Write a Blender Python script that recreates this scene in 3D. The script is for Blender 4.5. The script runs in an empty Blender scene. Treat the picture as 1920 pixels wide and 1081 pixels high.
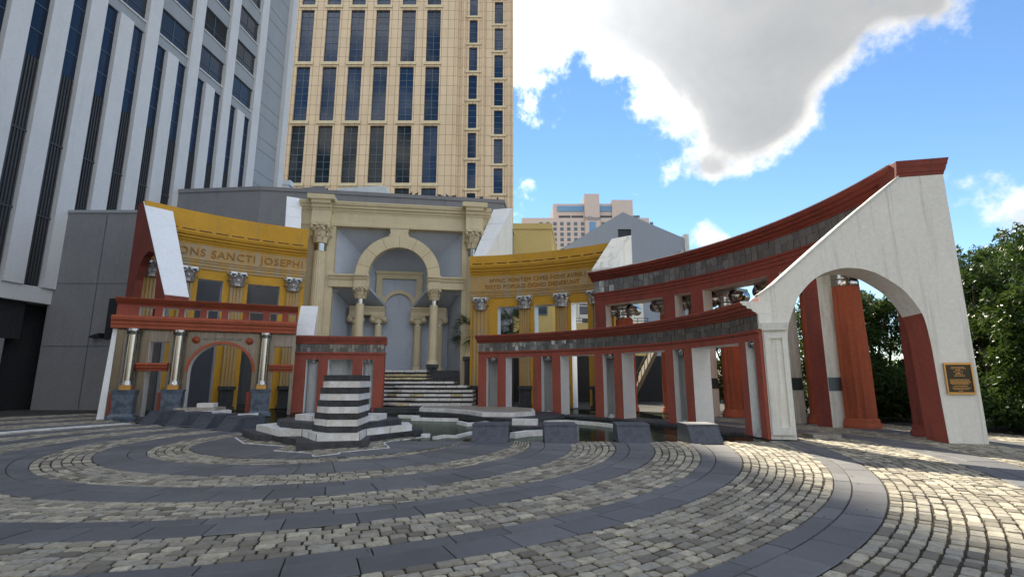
import bpy, bmesh, math, random
from mathutils import Vector, Matrix
from mathutils.geometry import tessellate_polygon
import numpy as np
random.seed(7); rng = np.random.default_rng(7)
R_ = math.radians; PI = math.pi
S = bpy.context.scene; COL = S.collection
# ------------------------------------------------------------------ camera
cd = bpy.data.cameras.new('camera'); cam = bpy.data.objects.new('camera', cd); COL.objects.link(cam)
cd.sensor_width = 36; cd.lens = 941.07/1920*36; cd.clip_end = 3000; cd.clip_start = .05
cam.location = (0, 0, 1.6); cam.rotation_euler = (R_(90+10.411), 0, 0); S.camera = cam
# ------------------------------------------------------------------ sun + sky
SUN_EL = 40.0; SUN_AZ = -2.0          # azimuth from +Y towards +X
sd = bpy.data.lights.new('sun', 'SUN'); so = bpy.data.objects.new('sun', sd); COL.objects.link(so)
sd.energy = 5.0; sd.angle = R_(.5); sd.color = (1, .90, .72)
so.rotation_euler = (R_(SUN_EL-90), 0, R_(-SUN_AZ)); so.location = (0, 40, 60)
S.view_settings.view_transform = 'Standard'; S.view_settings.look = 'None'
S.view_settings.exposure = 1.32; S.view_settings.gamma = 1
W = bpy.data.worlds.new('World'); S.world = W; W.use_nodes = True
WT = W.node_tree; WT.nodes.clear()
def wn(t, **k):
    n = WT.nodes.new(t)
    for a, b in k.items(): setattr(n, a, b)
    return n
def wmath(op, a, b=None, c=None, clamp=False):
    n = wn('ShaderNodeMath', operation=op, use_clamp=clamp)
    for i, v in enumerate((a, b, c)):
        if v is None: continue
        if isinstance(v, (int, float)): n.inputs[i].default_value = v
        else: WT.links.new(v, n.inputs[i])
    return n.outputs[0]
tc = wn('ShaderNodeTexCoord'); sx = wn('ShaderNodeSeparateXYZ'); WT.links.new(tc.outputs['Generated'], sx.inputs[0])
X, Y, Z = sx.outputs
sky = wn('ShaderNodeTexSky', sky_type='NISHITA', sun_disc=False, sun_elevation=R_(SUN_EL), sun_rotation=R_(SUN_AZ))
sky.air_density = 1.0; sky.dust_density = 0.0; sky.ozone_density = 1.6; sky.altitude = 600
# clouds: soft masks laid out by direction (u = x/y, v = z/y), broken up by noise of the sky direction
ya = wmath('MAXIMUM', wmath('ABSOLUTE', Y), .06)
U = wmath('DIVIDE', X, ya); V = wmath('DIVIDE', Z, ya)
north = wmath('GREATER_THAN', Y, 0)
nz = wn('ShaderNodeTexNoise'); nz.inputs['Scale'].default_value = 5.2; nz.inputs['Detail'].default_value = 11; nz.inputs['Roughness'].default_value = .6
nz.inputs['Distortion'].default_value = .25
WT.links.new(tc.outputs['Generated'], nz.inputs['Vector'])
nz2 = wn('ShaderNodeTexNoise'); nz2.inputs['Scale'].default_value = 16; nz2.inputs['Detail'].default_value = 8; nz2.inputs['Roughness'].default_value = .62
WT.links.new(tc.outputs['Generated'], nz2.inputs['Vector'])
# (centre u, centre v, radius u, radius v, weight)
BLOBS = [(.03, .80, .10, .16, 1.0), (.13, .88, .12, .14, .95), (.26, .98, .2, .18, 1.1), (.36, .80, .16, .14, 1.0), (.55, .98, .32, .26, 1.2), (.78, .92, .24, .17, .9), (.47, .66, .14, .14, 1.0),
         (.58, .68, .13, .11, .95), (.47, .50, .10, .08, .9), (.41, .44, .06, .035, .75), (.56, .56, .09, .07, .7), (.70, .78, .12, .10, .8), (.93, .84, .09, .06, .7), (1.30, .88, .12, .08, .7),
         (.415, .285, .055, .05, .9), (1.12, .32, .16, .075, 1), (.02, .35, .05, .10, .45), (.05, .21, .06, .08, .45), (-.9, .5, .5, .3, .8)]
fld = None
for (cu, cv, ru, rv, w) in BLOBS:
    a = wmath('MULTIPLY', wmath('SUBTRACT', U, cu), 1/ru); b = wmath('MULTIPLY', wmath('SUBTRACT', V, cv), 1/rv)
    d2 = wmath('ADD', wmath('MULTIPLY', a, a), wmath('MULTIPLY', b, b))
    g = wmath('MULTIPLY', wmath('EXPONENT', wmath('MULTIPLY', d2, -1.0)), w)
    fld = g if fld is None else wmath('ADD', fld, g)
fld = wmath('MULTIPLY', wmath('MINIMUM', fld, 1.35), north)
n1 = wmath('SUBTRACT', nz.outputs['Fac'], .5); n2 = wmath('SUBTRACT', nz2.outputs['Fac'], .5)
back = wmath('MULTIPLY', wmath('SUBTRACT', 1.0, north), .62)  # extra cloud cover behind the camera, added to brighten the shade
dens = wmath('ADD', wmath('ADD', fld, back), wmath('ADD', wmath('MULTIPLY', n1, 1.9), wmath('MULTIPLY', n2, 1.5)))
mr = wn('ShaderNodeMapRange', interpolation_type='SMOOTHSTEP'); mr.inputs[1].default_value = .42; mr.inputs[2].default_value = 1.02
WT.links.new(dens, mr.inputs[0])
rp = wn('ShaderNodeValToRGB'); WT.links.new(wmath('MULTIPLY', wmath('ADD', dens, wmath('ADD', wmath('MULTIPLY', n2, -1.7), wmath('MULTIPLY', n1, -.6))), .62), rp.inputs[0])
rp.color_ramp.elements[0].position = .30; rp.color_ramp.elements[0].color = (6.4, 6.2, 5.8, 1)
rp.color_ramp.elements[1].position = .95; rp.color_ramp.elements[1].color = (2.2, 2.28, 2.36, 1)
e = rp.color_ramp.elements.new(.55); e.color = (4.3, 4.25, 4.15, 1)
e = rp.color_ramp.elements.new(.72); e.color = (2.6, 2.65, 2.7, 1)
mx = wn('ShaderNodeMix', data_type='RGBA'); WT.links.new(mr.outputs[0], mx.inputs[0])
hs = wn('ShaderNodeHueSaturation'); hs.inputs['Saturation'].default_value = 1.14; hs.inputs['Value'].default_value = .90; WT.links.new(sky.outputs[0], hs.inputs['Color'])
WT.links.new(hs.outputs[0], mx.inputs[6]); glo = wmath('MULTIPLY', wmath('EXPONENT', wmath('MULTIPLY', wmath('MULTIPLY', U, U), -9.0)), wmath('MULTIPLY', north, 1.2))   # brighter towards the sun
rear_fill = wmath('MULTIPLY', wmath('SUBTRACT', 1.0, north), 1.5)                                                                # unseen clouds opposite the sun, brightened to fill the shade
vm = wn('ShaderNodeVectorMath', operation='SCALE'); WT.links.new(rp.outputs[0], vm.inputs[0]); WT.links.new(wmath('ADD', 1.0, wmath('ADD', glo, rear_fill)), vm.inputs['Scale'])
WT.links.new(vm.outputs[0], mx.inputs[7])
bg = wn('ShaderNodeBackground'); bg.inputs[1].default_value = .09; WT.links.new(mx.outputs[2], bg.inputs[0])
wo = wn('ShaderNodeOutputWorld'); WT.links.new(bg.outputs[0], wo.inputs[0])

# ------------------------------------------------------------------ materials
MT = {}
class NT:
    def __init__(s, name):
        m = bpy.data.materials.new(name); m.use_nodes = True; s.m = m; s.t = m.node_tree; s.b = s.t.nodes['Principled BSDF']
        MT[name] = m
    def n(s, t, ins=None, **k):
        n = s.t.nodes.new(t)
        for a, b in k.items(): setattr(n, a, b)
        for a, b in (ins or {}).items():
            if hasattr(b, 'is_linked'): s.t.links.new(b, n.inputs[a])
            else: n.inputs[a].default_value = b
        return n
    def obj(s, sc=(1, 1, 1), rot=(0, 0, 0)):
        c = s.n('ShaderNodeTexCoord'); m = s.n('ShaderNodeMapping', {0: c.outputs['Object'], 'Scale': sc, 'Rotation': rot}); return m.outputs[0]
    def noise(s, vec, scale, detail=4, rough=.55):
        return s.n('ShaderNodeTexNoise', {'Vector': vec, 'Scale': scale, 'Detail': detail, 'Roughness': rough}).outputs['Fac']
    def ramp(s, f, stops):
        r = s.n('ShaderNodeValToRGB', {0: f}); e = r.color_ramp.elements
        while len(e) < len(stops): e.new(.5)
        for i, (p, c) in enumerate(stops):
            e[i].position = p; e[i].color = c if len(c) == 4 else (*c, 1)
        return r.outputs[0]
    def mix(s, f, a, b, bt='MIX'):
        m = s.n('ShaderNodeMix', data_type='RGBA', blend_type=bt)
        for i, v in ((0, f), (6, a), (7, b)):
            if hasattr(v, 'is_linked'): s.t.links.new(v, m.inputs[i])
            else: m.inputs[i].default_value = v if i == 0 else ((*v, 1) if len(v) == 3 else v)
        return m.outputs[2]
    def set(s, **k):
        for a, v in k.items():
            a = {'col': 'Base Color', 'rough': 'Roughness', 'metal': 'Metallic', 'spec': 'Specular IOR Level', 'trans': 'Transmission Weight', 'ior': 'IOR'}[a]
            if hasattr(v, 'is_linked'): s.t.links.new(v, s.b.inputs[a])
            else: s.b.inputs[a].default_value = (*v, 1) if isinstance(v, tuple) and len(v) == 3 else v
        return s
    def bump(s, h, strength=.3, dist=.02):
        b = s.n('ShaderNodeBump', {'Height': h, 'Strength': strength, 'Distance': dist}); s.t.links.new(b.outputs[0], s.b.inputs['Normal']); return s
def sc_(c, k): return tuple(min(1, x*k) for x in c)
def stucco(name, col, stain=(.10, .09, .08), amt=.5, rough=.8, mott=.16, grit=60, streak=(1.3, 1.3, .16), thr=.56):
    t = NT(name); v = t.obj()
    a = t.noise(v, .9, 5, .6); c = t.mix(a, sc_(col, 1-mott*1.6), sc_(col, 1+mott))
    f = t.noise(t.obj((4, 4, 4)), 2.6, 6, .65); c = t.mix(t.ramp(f, [(.40, (0, 0, 0)), (.72, (.55, .55, .55))]), c, tuple(min(1, x*1.18+.02) for x in col))
    f2 = t.noise(t.obj((1, 1, .5)), .55, 7, .72); c = t.mix(t.ramp(f2, [(.52, (0, 0, 0)), (.70, (.35, .35, .35))]), c, tuple(x*.8+.01 for x in col))
    st = t.noise(t.obj(streak), 2.2, 6, .68)
    m = t.ramp(st, [(thr, (0, 0, 0)), (thr+.2, (amt, amt, amt))]); c = t.mix(m, c, stain)
    g = t.noise(v, grit, 3, .6)
    t.set(col=c, rough=rough, spec=.25); t.bump(g, .25, .006); return t.m
stucco('red_stucco', (.315, .080, .054), (.13, .06, .05), .6, mott=.22, thr=.50)
stucco('dark_red_stucco', (.225, .052, .038), (.09, .05, .045), .65, mott=.22, thr=.50)
stucco('orange_red_stucco', (.33, .082, .040), (.15, .06, .04), .5, mott=.2, thr=.52)
stucco('ochre_stucco', (.56, .305, .035), (.36, .25, .11), .6, mott=.2, thr=.54)
stucco('ochre_weathered', (.47, .295, .10), (.37, .33, .26), .9, mott=.2, thr=.44)
stucco('lettering_ochre', (.34, .17, .04), (.2, .12, .05), .3)  # darker than the wall: letter shading put into the colour; joints share it
stucco('cream_stucco', (.62, .53, .35), (.30, .25, .17), .35)
stucco('blue_grey_stucco', (.44, .485, .56), (.27, .31, .39), .5, mott=.10)
stucco('white_stucco', (.72, .705, .65), (.30, .29, .26), .55, mott=.07, thr=.535, streak=(2.6, 2.6, .10))
stucco('white_weathered', (.66, .66, .62), (.22, .22, .19), .7, mott=.08, thr=.50)
stucco('bright_white', (.80, .81, .82), (.55, .56, .57), .25, mott=.04, rough=.4)
stucco('pale_grey_stucco', (.42, .42, .42), (.20, .20, .19), .7, mott=.12, thr=.48)
stucco('grey_concrete', (.215, .215, .222), (.11, .115, .125), .4, mott=.10)
stucco('grey_wall_paint', (.27, .30, .35), (.20, .22, .26), .3, mott=.05)
stucco('tower_concrete', (.59, .59, .595), (.36, .38, .40), .4, mott=.07, streak=(.5, .5, .05))
stucco('tower_panel', (.30, .32, .34), (.22, .23, .25), .4, mott=.06, streak=(.5, .5, .05))
stucco('yellow_house_stucco', (.58, .44, .17), (.44, .34, .16), .3, mott=.06)
stucco('hotel_concrete', (.50, .43, .40), (.42, .37, .35), .3, mott=.05, streak=(.1, .1, .02))
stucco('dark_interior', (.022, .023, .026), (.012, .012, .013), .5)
def stone(name, col, vein, rough=.35, sc=3.0, spec=.5, dirt=.6):
    t = NT(name); v = t.obj()
    w = t.noise(v, sc, 9, .7); c = t.mix(t.ramp(w, [(.42, (0, 0, 0)), (.52, (.8, .8, .8)), (.60, (.1, .1, .1))]), col, vein)
    d = t.noise(t.obj((6, 6, 2)), 3, 6, .7); c = t.mix(t.ramp(d, [(.5, (0, 0, 0)), (.75, (dirt,)*3)]), c, sc_(vein, .6))
    t.set(col=c, rough=t.ramp(d, [(.3, (rough,)*3), (.8, (min(1, rough+.35),)*3)]), spec=spec); t.bump(t.noise(v, 40, 3), .15, .004); return t.m
stone('black_stone', (.022, .023, .027), (.055, .058, .066), .45)
stone('dark_block_stone', (.045, .050, .066), (.075, .083, .105), .5, 4)
stone('blue_marble', (.040, .060, .088), (.11, .145, .185), .3, 2.2)
stone('white_marble', (.74, .75, .76), (.58, .54, .48), .4, 1.6, dirt=.3)
stone('yellow_marble', (.62, .55, .34), (.35, .28, .14), .4, 1.6)
stone('travertine', (.36, .33, .285), (.20, .175, .145), .35, 1.5)
def slats():
    t = NT('stained_facing'); st = t.noise(t.obj((5, 5, .35)), 2.6, 7, .7)
    c = t.ramp(st, [(.30, (.085, .075, .065)), (.46, (.25, .225, .19)), (.58, (.37, .33, .275)), (.74, (.20, .17, .14))])
    l = t.noise(t.obj((1, 1, 1)), 1.2, 4); c = t.mix(l, c, (.16, .14, .12)); t.set(col=c, rough=.28, spec=.6, metal=.4); t.bump(st, .1, .01)
slats()
def plain(name, col, rough=.5, metal=0., spec=.5):
    t = NT(name); v = t.obj(); a = t.noise(v, 2.3, 6, .6); c = t.mix(a, sc_(col, .8), sc_(col, 1.18))
    r = t.n('ShaderNodeMapRange', {0: t.noise(v, 5, 4), 3: max(.02, rough-.1), 4: rough+.12}).outputs[0]
    t.set(col=c, rough=r, metal=metal, spec=spec); return t.m
plain('polished_steel', (.40, .39, .37), .18, 1.0)
plain('satin_steel', (.60, .60, .61), .42, .9)
plain('weathered_steel', (.20, .175, .135), .32, .9)
plain('bronze', (.55, .30, .10), .38, .9)
plain('dark_bronze', (.045, .036, .025), .4, .6)
plain('black_metal', (.018, .018, .02), .5, .2)
plain('terracotta', (.36, .08, .035), .7)
plain('frame_metal', (.10, .13, .15), .4, .6)
plain('dark_louver', (.045, .047, .052), .55)
plain('pale_metal', (.62, .66, .70), .4, .1)
plain('sign_grey', (.16, .19, .23), .5)
plain('stair_timber', (.13, .105, .065), .8)
plain('bark', (.07, .05, .035), .9)
plain('bird_feathers', (.03, .03, .035), .8)
def glass(name, col, rough=.04, spec=.9, metal=0.0):
    t = NT(name); v = t.obj(); w = t.noise(v, .12, 3); oi = t.n('ShaderNodeObjectInfo').outputs['Random']; t.set(col=t.mix(t.mix(.6, w, oi), sc_(col, .55), sc_(col, 1.5)), rough=rough, spec=spec, metal=metal); t.bump(t.noise(v, .35, 2), .05, .15); return t.m
glass('blue_glass', (.010, .030, .075), .05, .35)
glass('dark_glass', (.008, .015, .018), .05, .25)
glass('tower_glass', (.010, .020, .042), .05, .35)
glass('grey_glass', (.030, .034, .042), .08, .35)
glass('sky_glass', (.05, .16, .30), .1, 1.0)
def tiles():
    t = NT('frieze_tiles'); g = t.n('ShaderNodeNewGeometry'); r = g.outputs['Random Per Island']
    st = t.noise(t.obj((3, 3, .6)), 3, 6, .7)
    c = t.mix(st, t.ramp(r, [(0, (.10, .10, .10)), (.5, (.20, .195, .19)), (.8, (.33, .32, .30)), (1, (.46, .45, .43))]), (.10, .095, .09))
    t.set(col=c, metal=t.ramp(r, [(0, (.05,)*3), (.7, (.35,)*3), (1, (.9,)*3)]), rough=t.ramp(st, [(.3, (.14,)*3), (.7, (.55,)*3)]))
tiles()
def cobble():
    t = NT('cobble_granite'); g = t.n('ShaderNodeNewGeometry'); r = g.outputs['Random Per Island']
    v = t.obj(); c = t.ramp(r, [(0, (.15, .133, .105)), (.22, (.25, .225, .175)), (.48, (.38, .345, .265)), (.70, (.33, .31, .26)), (.86, (.44, .395, .29)), (1, (.54, .49, .37))])
    d = t.noise(v, 14, 6, .7); c = t.mix(t.ramp(d, [(.42, (0, 0, 0)), (.72, (.7, .7, .7))]), c, (.12, .11, .10))
    w = t.noise(v, .55, 4); c = t.mix(t.ramp(w, [(.5, (0, 0, 0)), (.75, (.55, .55, .55))]), c, (.14, .125, .10))
    t.set(col=c, rough=.75, spec=.3); t.bump(t.noise(v, 60, 4, .65), .4, .006)
cobble()
def slab():
    t = NT('slate_slab'); g = t.n('ShaderNodeNewGeometry'); r = g.outputs['Random Per Island']; v = t.obj()
    c = t.ramp(r, [(0, (.076, .075, .077)), (.5, (.104, .103, .105)), (1, (.138, .137, .138))])
    s = t.noise(v, 120, 2, .7); c = t.mix(t.ramp(s, [(.35, (.0,)*3), (.65, (.5,)*3)]), c, (.16, .17, .185))
    d = t.noise(v, .8, 6, .65); c = t.mix(t.ramp(d, [(.45, (0, 0, 0)), (.75, (.6, .6, .6))]), c, (.055, .055, .056))
    q = t.noise(v, 5.5, 7, .72); c = t.mix(t.ramp(q, [(.55, (0, 0, 0)), (.72, (.45,)*3)]), c, (.045, .044, .043))
    t.set(col=c, rough=.58, spec=.4); t.bump(s, .2, .004)
slab()
def dirt():
    t = NT('joint_dirt'); v = t.obj(); n = t.noise(v, 9, 6, .7)
    c = t.ramp(n, [(.3, (.028, .025, .020)), (.55, (.062, .053, .042)), (.75, (.085, .075, .055))]); t.set(col=c, rough=.95, spec=.1); t.bump(n, .5, .02)
dirt()
def asphalt():
    t = NT('far_paving'); v = t.obj(); n = t.noise(v, .7, 6, .7)
    c = t.ramp(n, [(.3, (.045, .044, .042)), (.7, (.085, .083, .078))]); t.set(col=c, rough=.95, spec=.1); t.bump(t.noise(v, 20, 3), .3, .01)
asphalt()
def water():
    t = NT('pool_water'); v = t.obj(); n = t.noise(v, 1.1, 5, .6)
    c = t.ramp(n, [(.35, (.010, .013, .010)), (.6, (.024, .027, .018)), (.75, (.05, .055, .03))]); t.set(col=c, rough=.6, spec=.0)
    bp = t.n('ShaderNodeBump', {'Height': t.noise(t.obj((1, 1.4, 1)), 4.5, 4), 'Strength': .16, 'Distance': .03})
    gl = t.n('ShaderNodeBsdfGlossy', {'Color': (.8, .9, .85, 1), 'Roughness': .06, 'Normal': bp.outputs[0]})
    mxs = t.n('ShaderNodeMixShader', {0: .34, 1: t.b.outputs[0], 2: gl.outputs[0]}); t.t.links.new(mxs.outputs[0], t.t.nodes['Material Output'].inputs[0])
water()
def hotelwall():
    t = NT('sandstone_panels'); c = t.n('ShaderNodeTexCoord'); s = t.n('ShaderNodeSeparateXYZ', {0: c.outputs['Object']})
    cb = t.n('ShaderNodeCombineXYZ', {0: s.outputs[0], 1: s.outputs[2]})
    b = t.n('ShaderNodeTexBrick', {'Vector': cb.outputs[0], 'Scale': 1.0, 'Mortar Size': .055, 'Mortar Smooth': .1, 'Brick Width': 1.55, 'Row Height': 2.55, 'Color1': (.70, .54, .36, 1), 'Color2': (.65, .50, .33, 1), 'Mortar': (.25, .17, .10, 1)}, offset=0.0)
    n = t.noise(t.obj((.15, .15, .02)), 3, 5); t.set(col=t.mix(t.ramp(n, [(.4, (0, 0, 0)), (.8, (.4, .4, .4))]), b.outputs[0], (.42, .30, .18)), rough=.65)
hotelwall()
def leaf(name, a, b, c_):
    t = NT(name); g = t.n('ShaderNodeNewGeometry'); r = g.outputs['Random Per Island']
    c = t.ramp(r, [(0, a), (.5, b), (1, c_)]); t.set(col=c, rough=.42, spec=.2)
    tr = t.n('ShaderNodeBsdfTranslucent', {'Color': t.mix(.5, c, (.14, .22, .03))})
    m = t.n('ShaderNodeMixShader', {0: .22, 1: t.b.outputs[0], 2: tr.outputs[0]}); t.t.links.new(m.outputs[0], t.t.nodes['Material Output'].inputs[0])
leaf('broad_leaves', (.020, .042, .013), (.030, .066, .016), (.055, .100, .024))
leaf('palm_leaves', (.030, .060, .022), (.045, .085, .03), (.07, .11, .04))

# ------------------------------------------------------------------ mesh helpers
OFF = {}
class MB:
    def __init__(s): s.v = []; s.f = []; s.sm = []
    def face(s, pts, smooth=False):
        i = len(s.v); s.v.extend(tuple(p) for p in pts); s.f.append(tuple(range(i, i+len(pts)))); s.sm.append(smooth)
    def mesh(s, vs, fs, smooth=False):
        i = len(s.v); s.v.extend(tuple(p) for p in vs); s.f.extend(tuple(a+i for a in f) for f in fs); s.sm.extend([smooth]*len(fs))
    def box8(s, b, t):   # bottom 4, top 4 points
        n = len(b); s.mesh(list(b)+list(t), [tuple(range(n-1, -1, -1)), tuple(range(n, 2*n))]+[(i, (i+1) % n, n+(i+1) % n, n+i) for i in range(n)])
    def box(s, x0, x1, y0, y1, z0, z1):
        q = [(x0, y0), (x1, y0), (x1, y1), (x0, y1)]; s.box8([(*p, z0) for p in q], [(*p, z1) for p in q])
    def prism(s, poly, z0, z1): s.box8([(*p, z0) for p in poly], [(*p, z1) for p in poly])
    def lathe(s, prof, n=20, flute=0, depth=0., cx=0, cy=0, smooth=True, cap=True):
        m = n if not flute else flute*6; vs = []
        for (r, z) in prof:
            for k in range(m):
                a = 2*PI*k/m; rr = r
                if flute: rr = r*(1-depth*(abs(math.sin(a*flute/2))**.7))
                vs.append((cx+rr*math.cos(a), cy+rr*math.sin(a), z))
        fs = [(j*m+k, j*m+(k+1) % m, (j+1)*m+(k+1) % m, (j+1)*m+k) for j in range(len(prof)-1) for k in range(m)]
        s.mesh(vs, fs, smooth)
        if cap: s.face([vs[k] for k in range(m)][::-1]); s.face(vs[-m:])
    def tube(s, p, q, r0, r1=None, n=6):
        p = Vector(p); q = Vector(q); r1 = r0 if r1 is None else r1; d = (q-p).normalized(); a = d.orthogonal().normalized(); b = d.cross(a)
        vs = [p+(a*math.cos(t)+b*math.sin(t))*r0 for t in [2*PI*k/n for k in range(n)]]+[q+(a*math.cos(t)+b*math.sin(t))*r1 for t in [2*PI*k/n for k in range(n)]]
        s.mesh(vs, [(k, (k+1) % n, n+(k+1) % n, n+k) for k in range(n)]+[tuple(range(n-1, -1, -1)), tuple(range(n, 2*n))], True)
    def data(s, name, mats, off=(0, 0, 0), midx=None):
        me = bpy.data.meshes.new(name); o = off
        me.from_pydata([(a-o[0], b-o[1], c-o[2]) for a, b, c in s.v], [], s.f); me.update()
        for m in (mats if isinstance(mats, (list, tuple)) else [mats]): me.materials.append(MT[m])
        me.polygons.foreach_set('use_smooth', s.sm)
        if midx is not None: me.polygons.foreach_set('material_index', midx)
        return me
    def build(s, name, mat, parent=None, midx=None):
        off = OFF[parent.name] if parent else (0, 0, 0)
        o = bpy.data.objects.new(name, s.data(name, mat, off, midx)); COL.objects.link(o)
        if parent: o.parent = parent
        OFF[o.name] = off; return o
def tag(o, label=None, cat=None, group=None, kind=None):
    if label: o['label'] = label
    if cat: o['category'] = cat
    if group: o['group'] = group
    if kind: o['kind'] = kind
    return o
def thing(name, label, cat, loc=(0, 0, 0), group=None):
    o = bpy.data.objects.new(name, None); COL.objects.link(o); o.location = loc; o.empty_display_size = .3; OFF[o.name] = tuple(loc)
    return tag(o, label, cat, group)
def place(me, name, parent, loc, rotz=0, sub=None):      # one more instance of a shared mesh as a part
    o = bpy.data.objects.new(name, me); COL.objects.link(o); o.parent = parent; off = OFF[parent.name]
    o.location = (loc[0]-off[0], loc[1]-off[1], loc[2]-off[2]); o.rotation_euler = (0, 0, rotz)
    for (n2, me2) in (sub or []):
        c = bpy.data.objects.new(n2, me2); COL.objects.link(c); c.parent = o
    return o
CX, CY = -5.056, 14.176
def AP(r, ph, z=None):
    a = R_(ph); p = (CX+r*math.sin(a), CY+r*math.cos(a)); return p if z is None else (*p, z)
def arcmap(R): return lambda u, d, z: AP(R+d, u, z)
def linemap(P, u, n):       # n points away from the viewer (depth)
    return lambda s, d, z: (P[0]+u[0]*s+n[0]*d, P[1]+u[1]*s+n[1]*d, z)
def grid_wall(mp, us, zs, solid, T, front, side=None, d0=0., maxdu=1.6, dz=None, back=None):
    side = side or front; back = back or front; nu = len(us)-1; nzz = len(zs)-1
    zz = (lambda u, z: z) if dz is None else dz
    def P(u, d, z): return mp(u, d, zz(u, z))
    sol = lambda i, j: 0 <= i < nu and 0 <= j < nzz and solid(i, j)
    for i in range(nu):
        k = max(1, int(math.ceil((us[i+1]-us[i])/maxdu))); sub = [us[i]+(us[i+1]-us[i])*q/k for q in range(k+1)]
        for j in range(nzz):
            if not sol(i, j): continue
            z0, z1 = zs[j], zs[j+1]
            for a, b in zip(sub, sub[1:]):
                front.face([P(a, d0, z0), P(b, d0, z0), P(b, d0, z1), P(a, d0, z1)])
                back.face([P(b, d0+T, z0), P(a, d0+T, z0), P(a, d0+T, z1), P(b, d0+T, z1)])
                if not sol(i, j-1): (side if j > 0 else front).face([P(a, d0, z0), P(a, d0+T, z0), P(b, d0+T, z0), P(b, d0, z0)])
                if not sol(i, j+1): (side if j < nzz-1 else front).face([P(a, d0, z1), P(b, d0, z1), P(b, d0+T, z1), P(a, d0+T, z1)])
            if not sol(i-1, j): (side if i > 0 else front).face([P(us[i], d0, z0), P(us[i], d0, z1), P(us[i], d0+T, z1), P(us[i], d0+T, z0)])
            if not sol(i+1, j): (side if i < nu-1 else front).face([P(us[i+1], d0, z0), P(us[i+1], d0+T, z0), P(us[i+1], d0+T, z1), P(us[i+1], d0, z1)])
def sweep(mb, mp, u0, u1, prof, maxdu=1.6, dz=None):     # closed (depth, z) profile along u
    zz = (lambda u, z: z) if dz is None else dz
    k = max(1, int(math.ceil((u1-u0)/maxdu))); n = len(prof); us = [u0+(u1-u0)*q/k for q in range(k+1)]
    vs = [mp(u, d, zz(u, z)) for u in us for (d, z) in prof]
    fs = [(a*n+b, (a+1)*n+b, (a+1)*n+(b+1) % n, a*n+(b+1) % n) for a in range(k) for b in range(n)]
    fs += [tuple(range(n)), tuple(range(k*n+n-1, k*n-1, -1))]; mb.mesh(vs, fs)
def plate(mb, mp, loops, d0, d1, side=None, sides=None):          # 2-D outline with holes, given thickness
    side = side or mb
    tri = tessellate_polygon([[Vector((a, b, 0)) for a, b in l] for l in loops]); flat = [p for l in loops for p in l]
    for d in (d0, d1):
        mb.mesh([mp(a, d, b) for a, b in flat], [tuple(t) for t in tri])
    for li, l in enumerate(loops):
        for i in range(len(l)):
            a, b = l[i], l[(i+1) % len(l)]
            tgt = sides(li, i, a, b) if sides else (mb if li == 0 else side)
            (tgt or mb).face([mp(a[0], d0, a[1]), mp(b[0], d0, b[1]), mp(b[0], d1, b[1]), mp(a[0], d1, a[1])])
def cornice(d, z0, z1, T):   # classical projecting profile; d = projection towards viewer (negative depth)
    h = z1-z0
    return [(T, z0), (-.04, z0), (-.06, z0+.12*h), (-.30*d, z0+.22*h), (-.38*d, z0+.40*h), (-.62*d, z0+.44*h), (-.66*d, z0+.62*h), (-.88*d, z0+.70*h), (-.95*d, z0+.84*h), (-d, z0+.88*h), (-d, z1), (T, z1)]
def fascia(d, z0, z1, T): h = z1-z0; return [(T, z0), (-.3*d, z0), (-.3*d, z0+.3*h), (-.55*d, z0+.32*h), (-.55*d, z0+.64*h), (-.78*d, z0+.66*h), (-.78*d, z0+.86*h), (-d, z0+.9*h), (-d, z1), (T, z1)]
def capital(r, h, leaves=8):   # Corinthian: bell, two rings of curled leaves, corner volutes, abacus; origin at its foot
    b = MB(); b.lathe([(r*.98, 0), (r*1.02, h*.04), (r*.92, h*.08), (r*.95, h*.45), (r*1.15, h*.75), (r*1.35, h*.86)], 16)
    for ring, (z0, hh, ro) in enumerate(((0.02, .42, 1.02), (.30, .42, 1.06))):
        for k in range(leaves):
            a = 2*PI*(k+.5*ring)/leaves; ca, sa = math.cos(a), math.sin(a); w = r*.33
            prof = [(ro*r, z0*h, w), (ro*r*1.08, (z0+hh*.55)*h, w*1.1), (ro*r*1.26, (z0+hh*.92)*h, w*.8), (ro*r*1.45, (z0+hh)*h, w*.5), (ro*r*1.47, (z0+hh*.82)*h, w*.3)]
            vs = []
            for (rr, z, ww) in prof:
                for t in (-1, 0, 1): q = rr+(0 if t else .05*r); vs.append((ca*q-sa*ww*t, sa*q+ca*ww*t, z))
            b.mesh(vs, [(3*i+j, 3*i+j+1, 3*i+j+4, 3*i+j+3) for i in range(4) for j in range(2)], True)
    for k in range(4):
        a = PI/4+k*PI/2; c = Vector((math.cos(a), math.sin(a), 0)); t = Vector((-c.y, c.x, 0))
        ctr = c*r*1.55+Vector((0, 0, h*.80)); b.tube(ctr-t*r*.16, ctr+t*r*.16, r*.26, n=10)
        b.tube(c*r*1.0+Vector((0, 0, h*.55)), ctr+Vector((0, 0, -.05*h)), r*.10, r*.14, 6)
        a2 = k*PI/2; c2 = Vector((math.cos(a2), math.sin(a2), 0)); t2 = Vector((-c2.y, c2.x, 0))
        for sg in (-1, 1):
            q = c2*r*1.22+t2*sg*r*.3+Vector((0, 0, h*.78)); b.tube(q-c2*r*.1, q+c2*r*.1, r*.17, n=8)
        q = c2*r*1.35+Vector((0, 0, h*.93)); b.tube(q-c2*r*.12, q+c2*r*.14, r*.16, n=8)
    q = []
    for k in range(4):
        a = PI/4+k*PI/2
        for da, rr in ((-.10, 1.78), (.10, 1.78), (PI/4, 1.22)): q.append((r*rr*math.cos(a+da), r*rr*math.sin(a+da)))
    b.prism(q, h*.88, h*.995); return b
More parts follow.
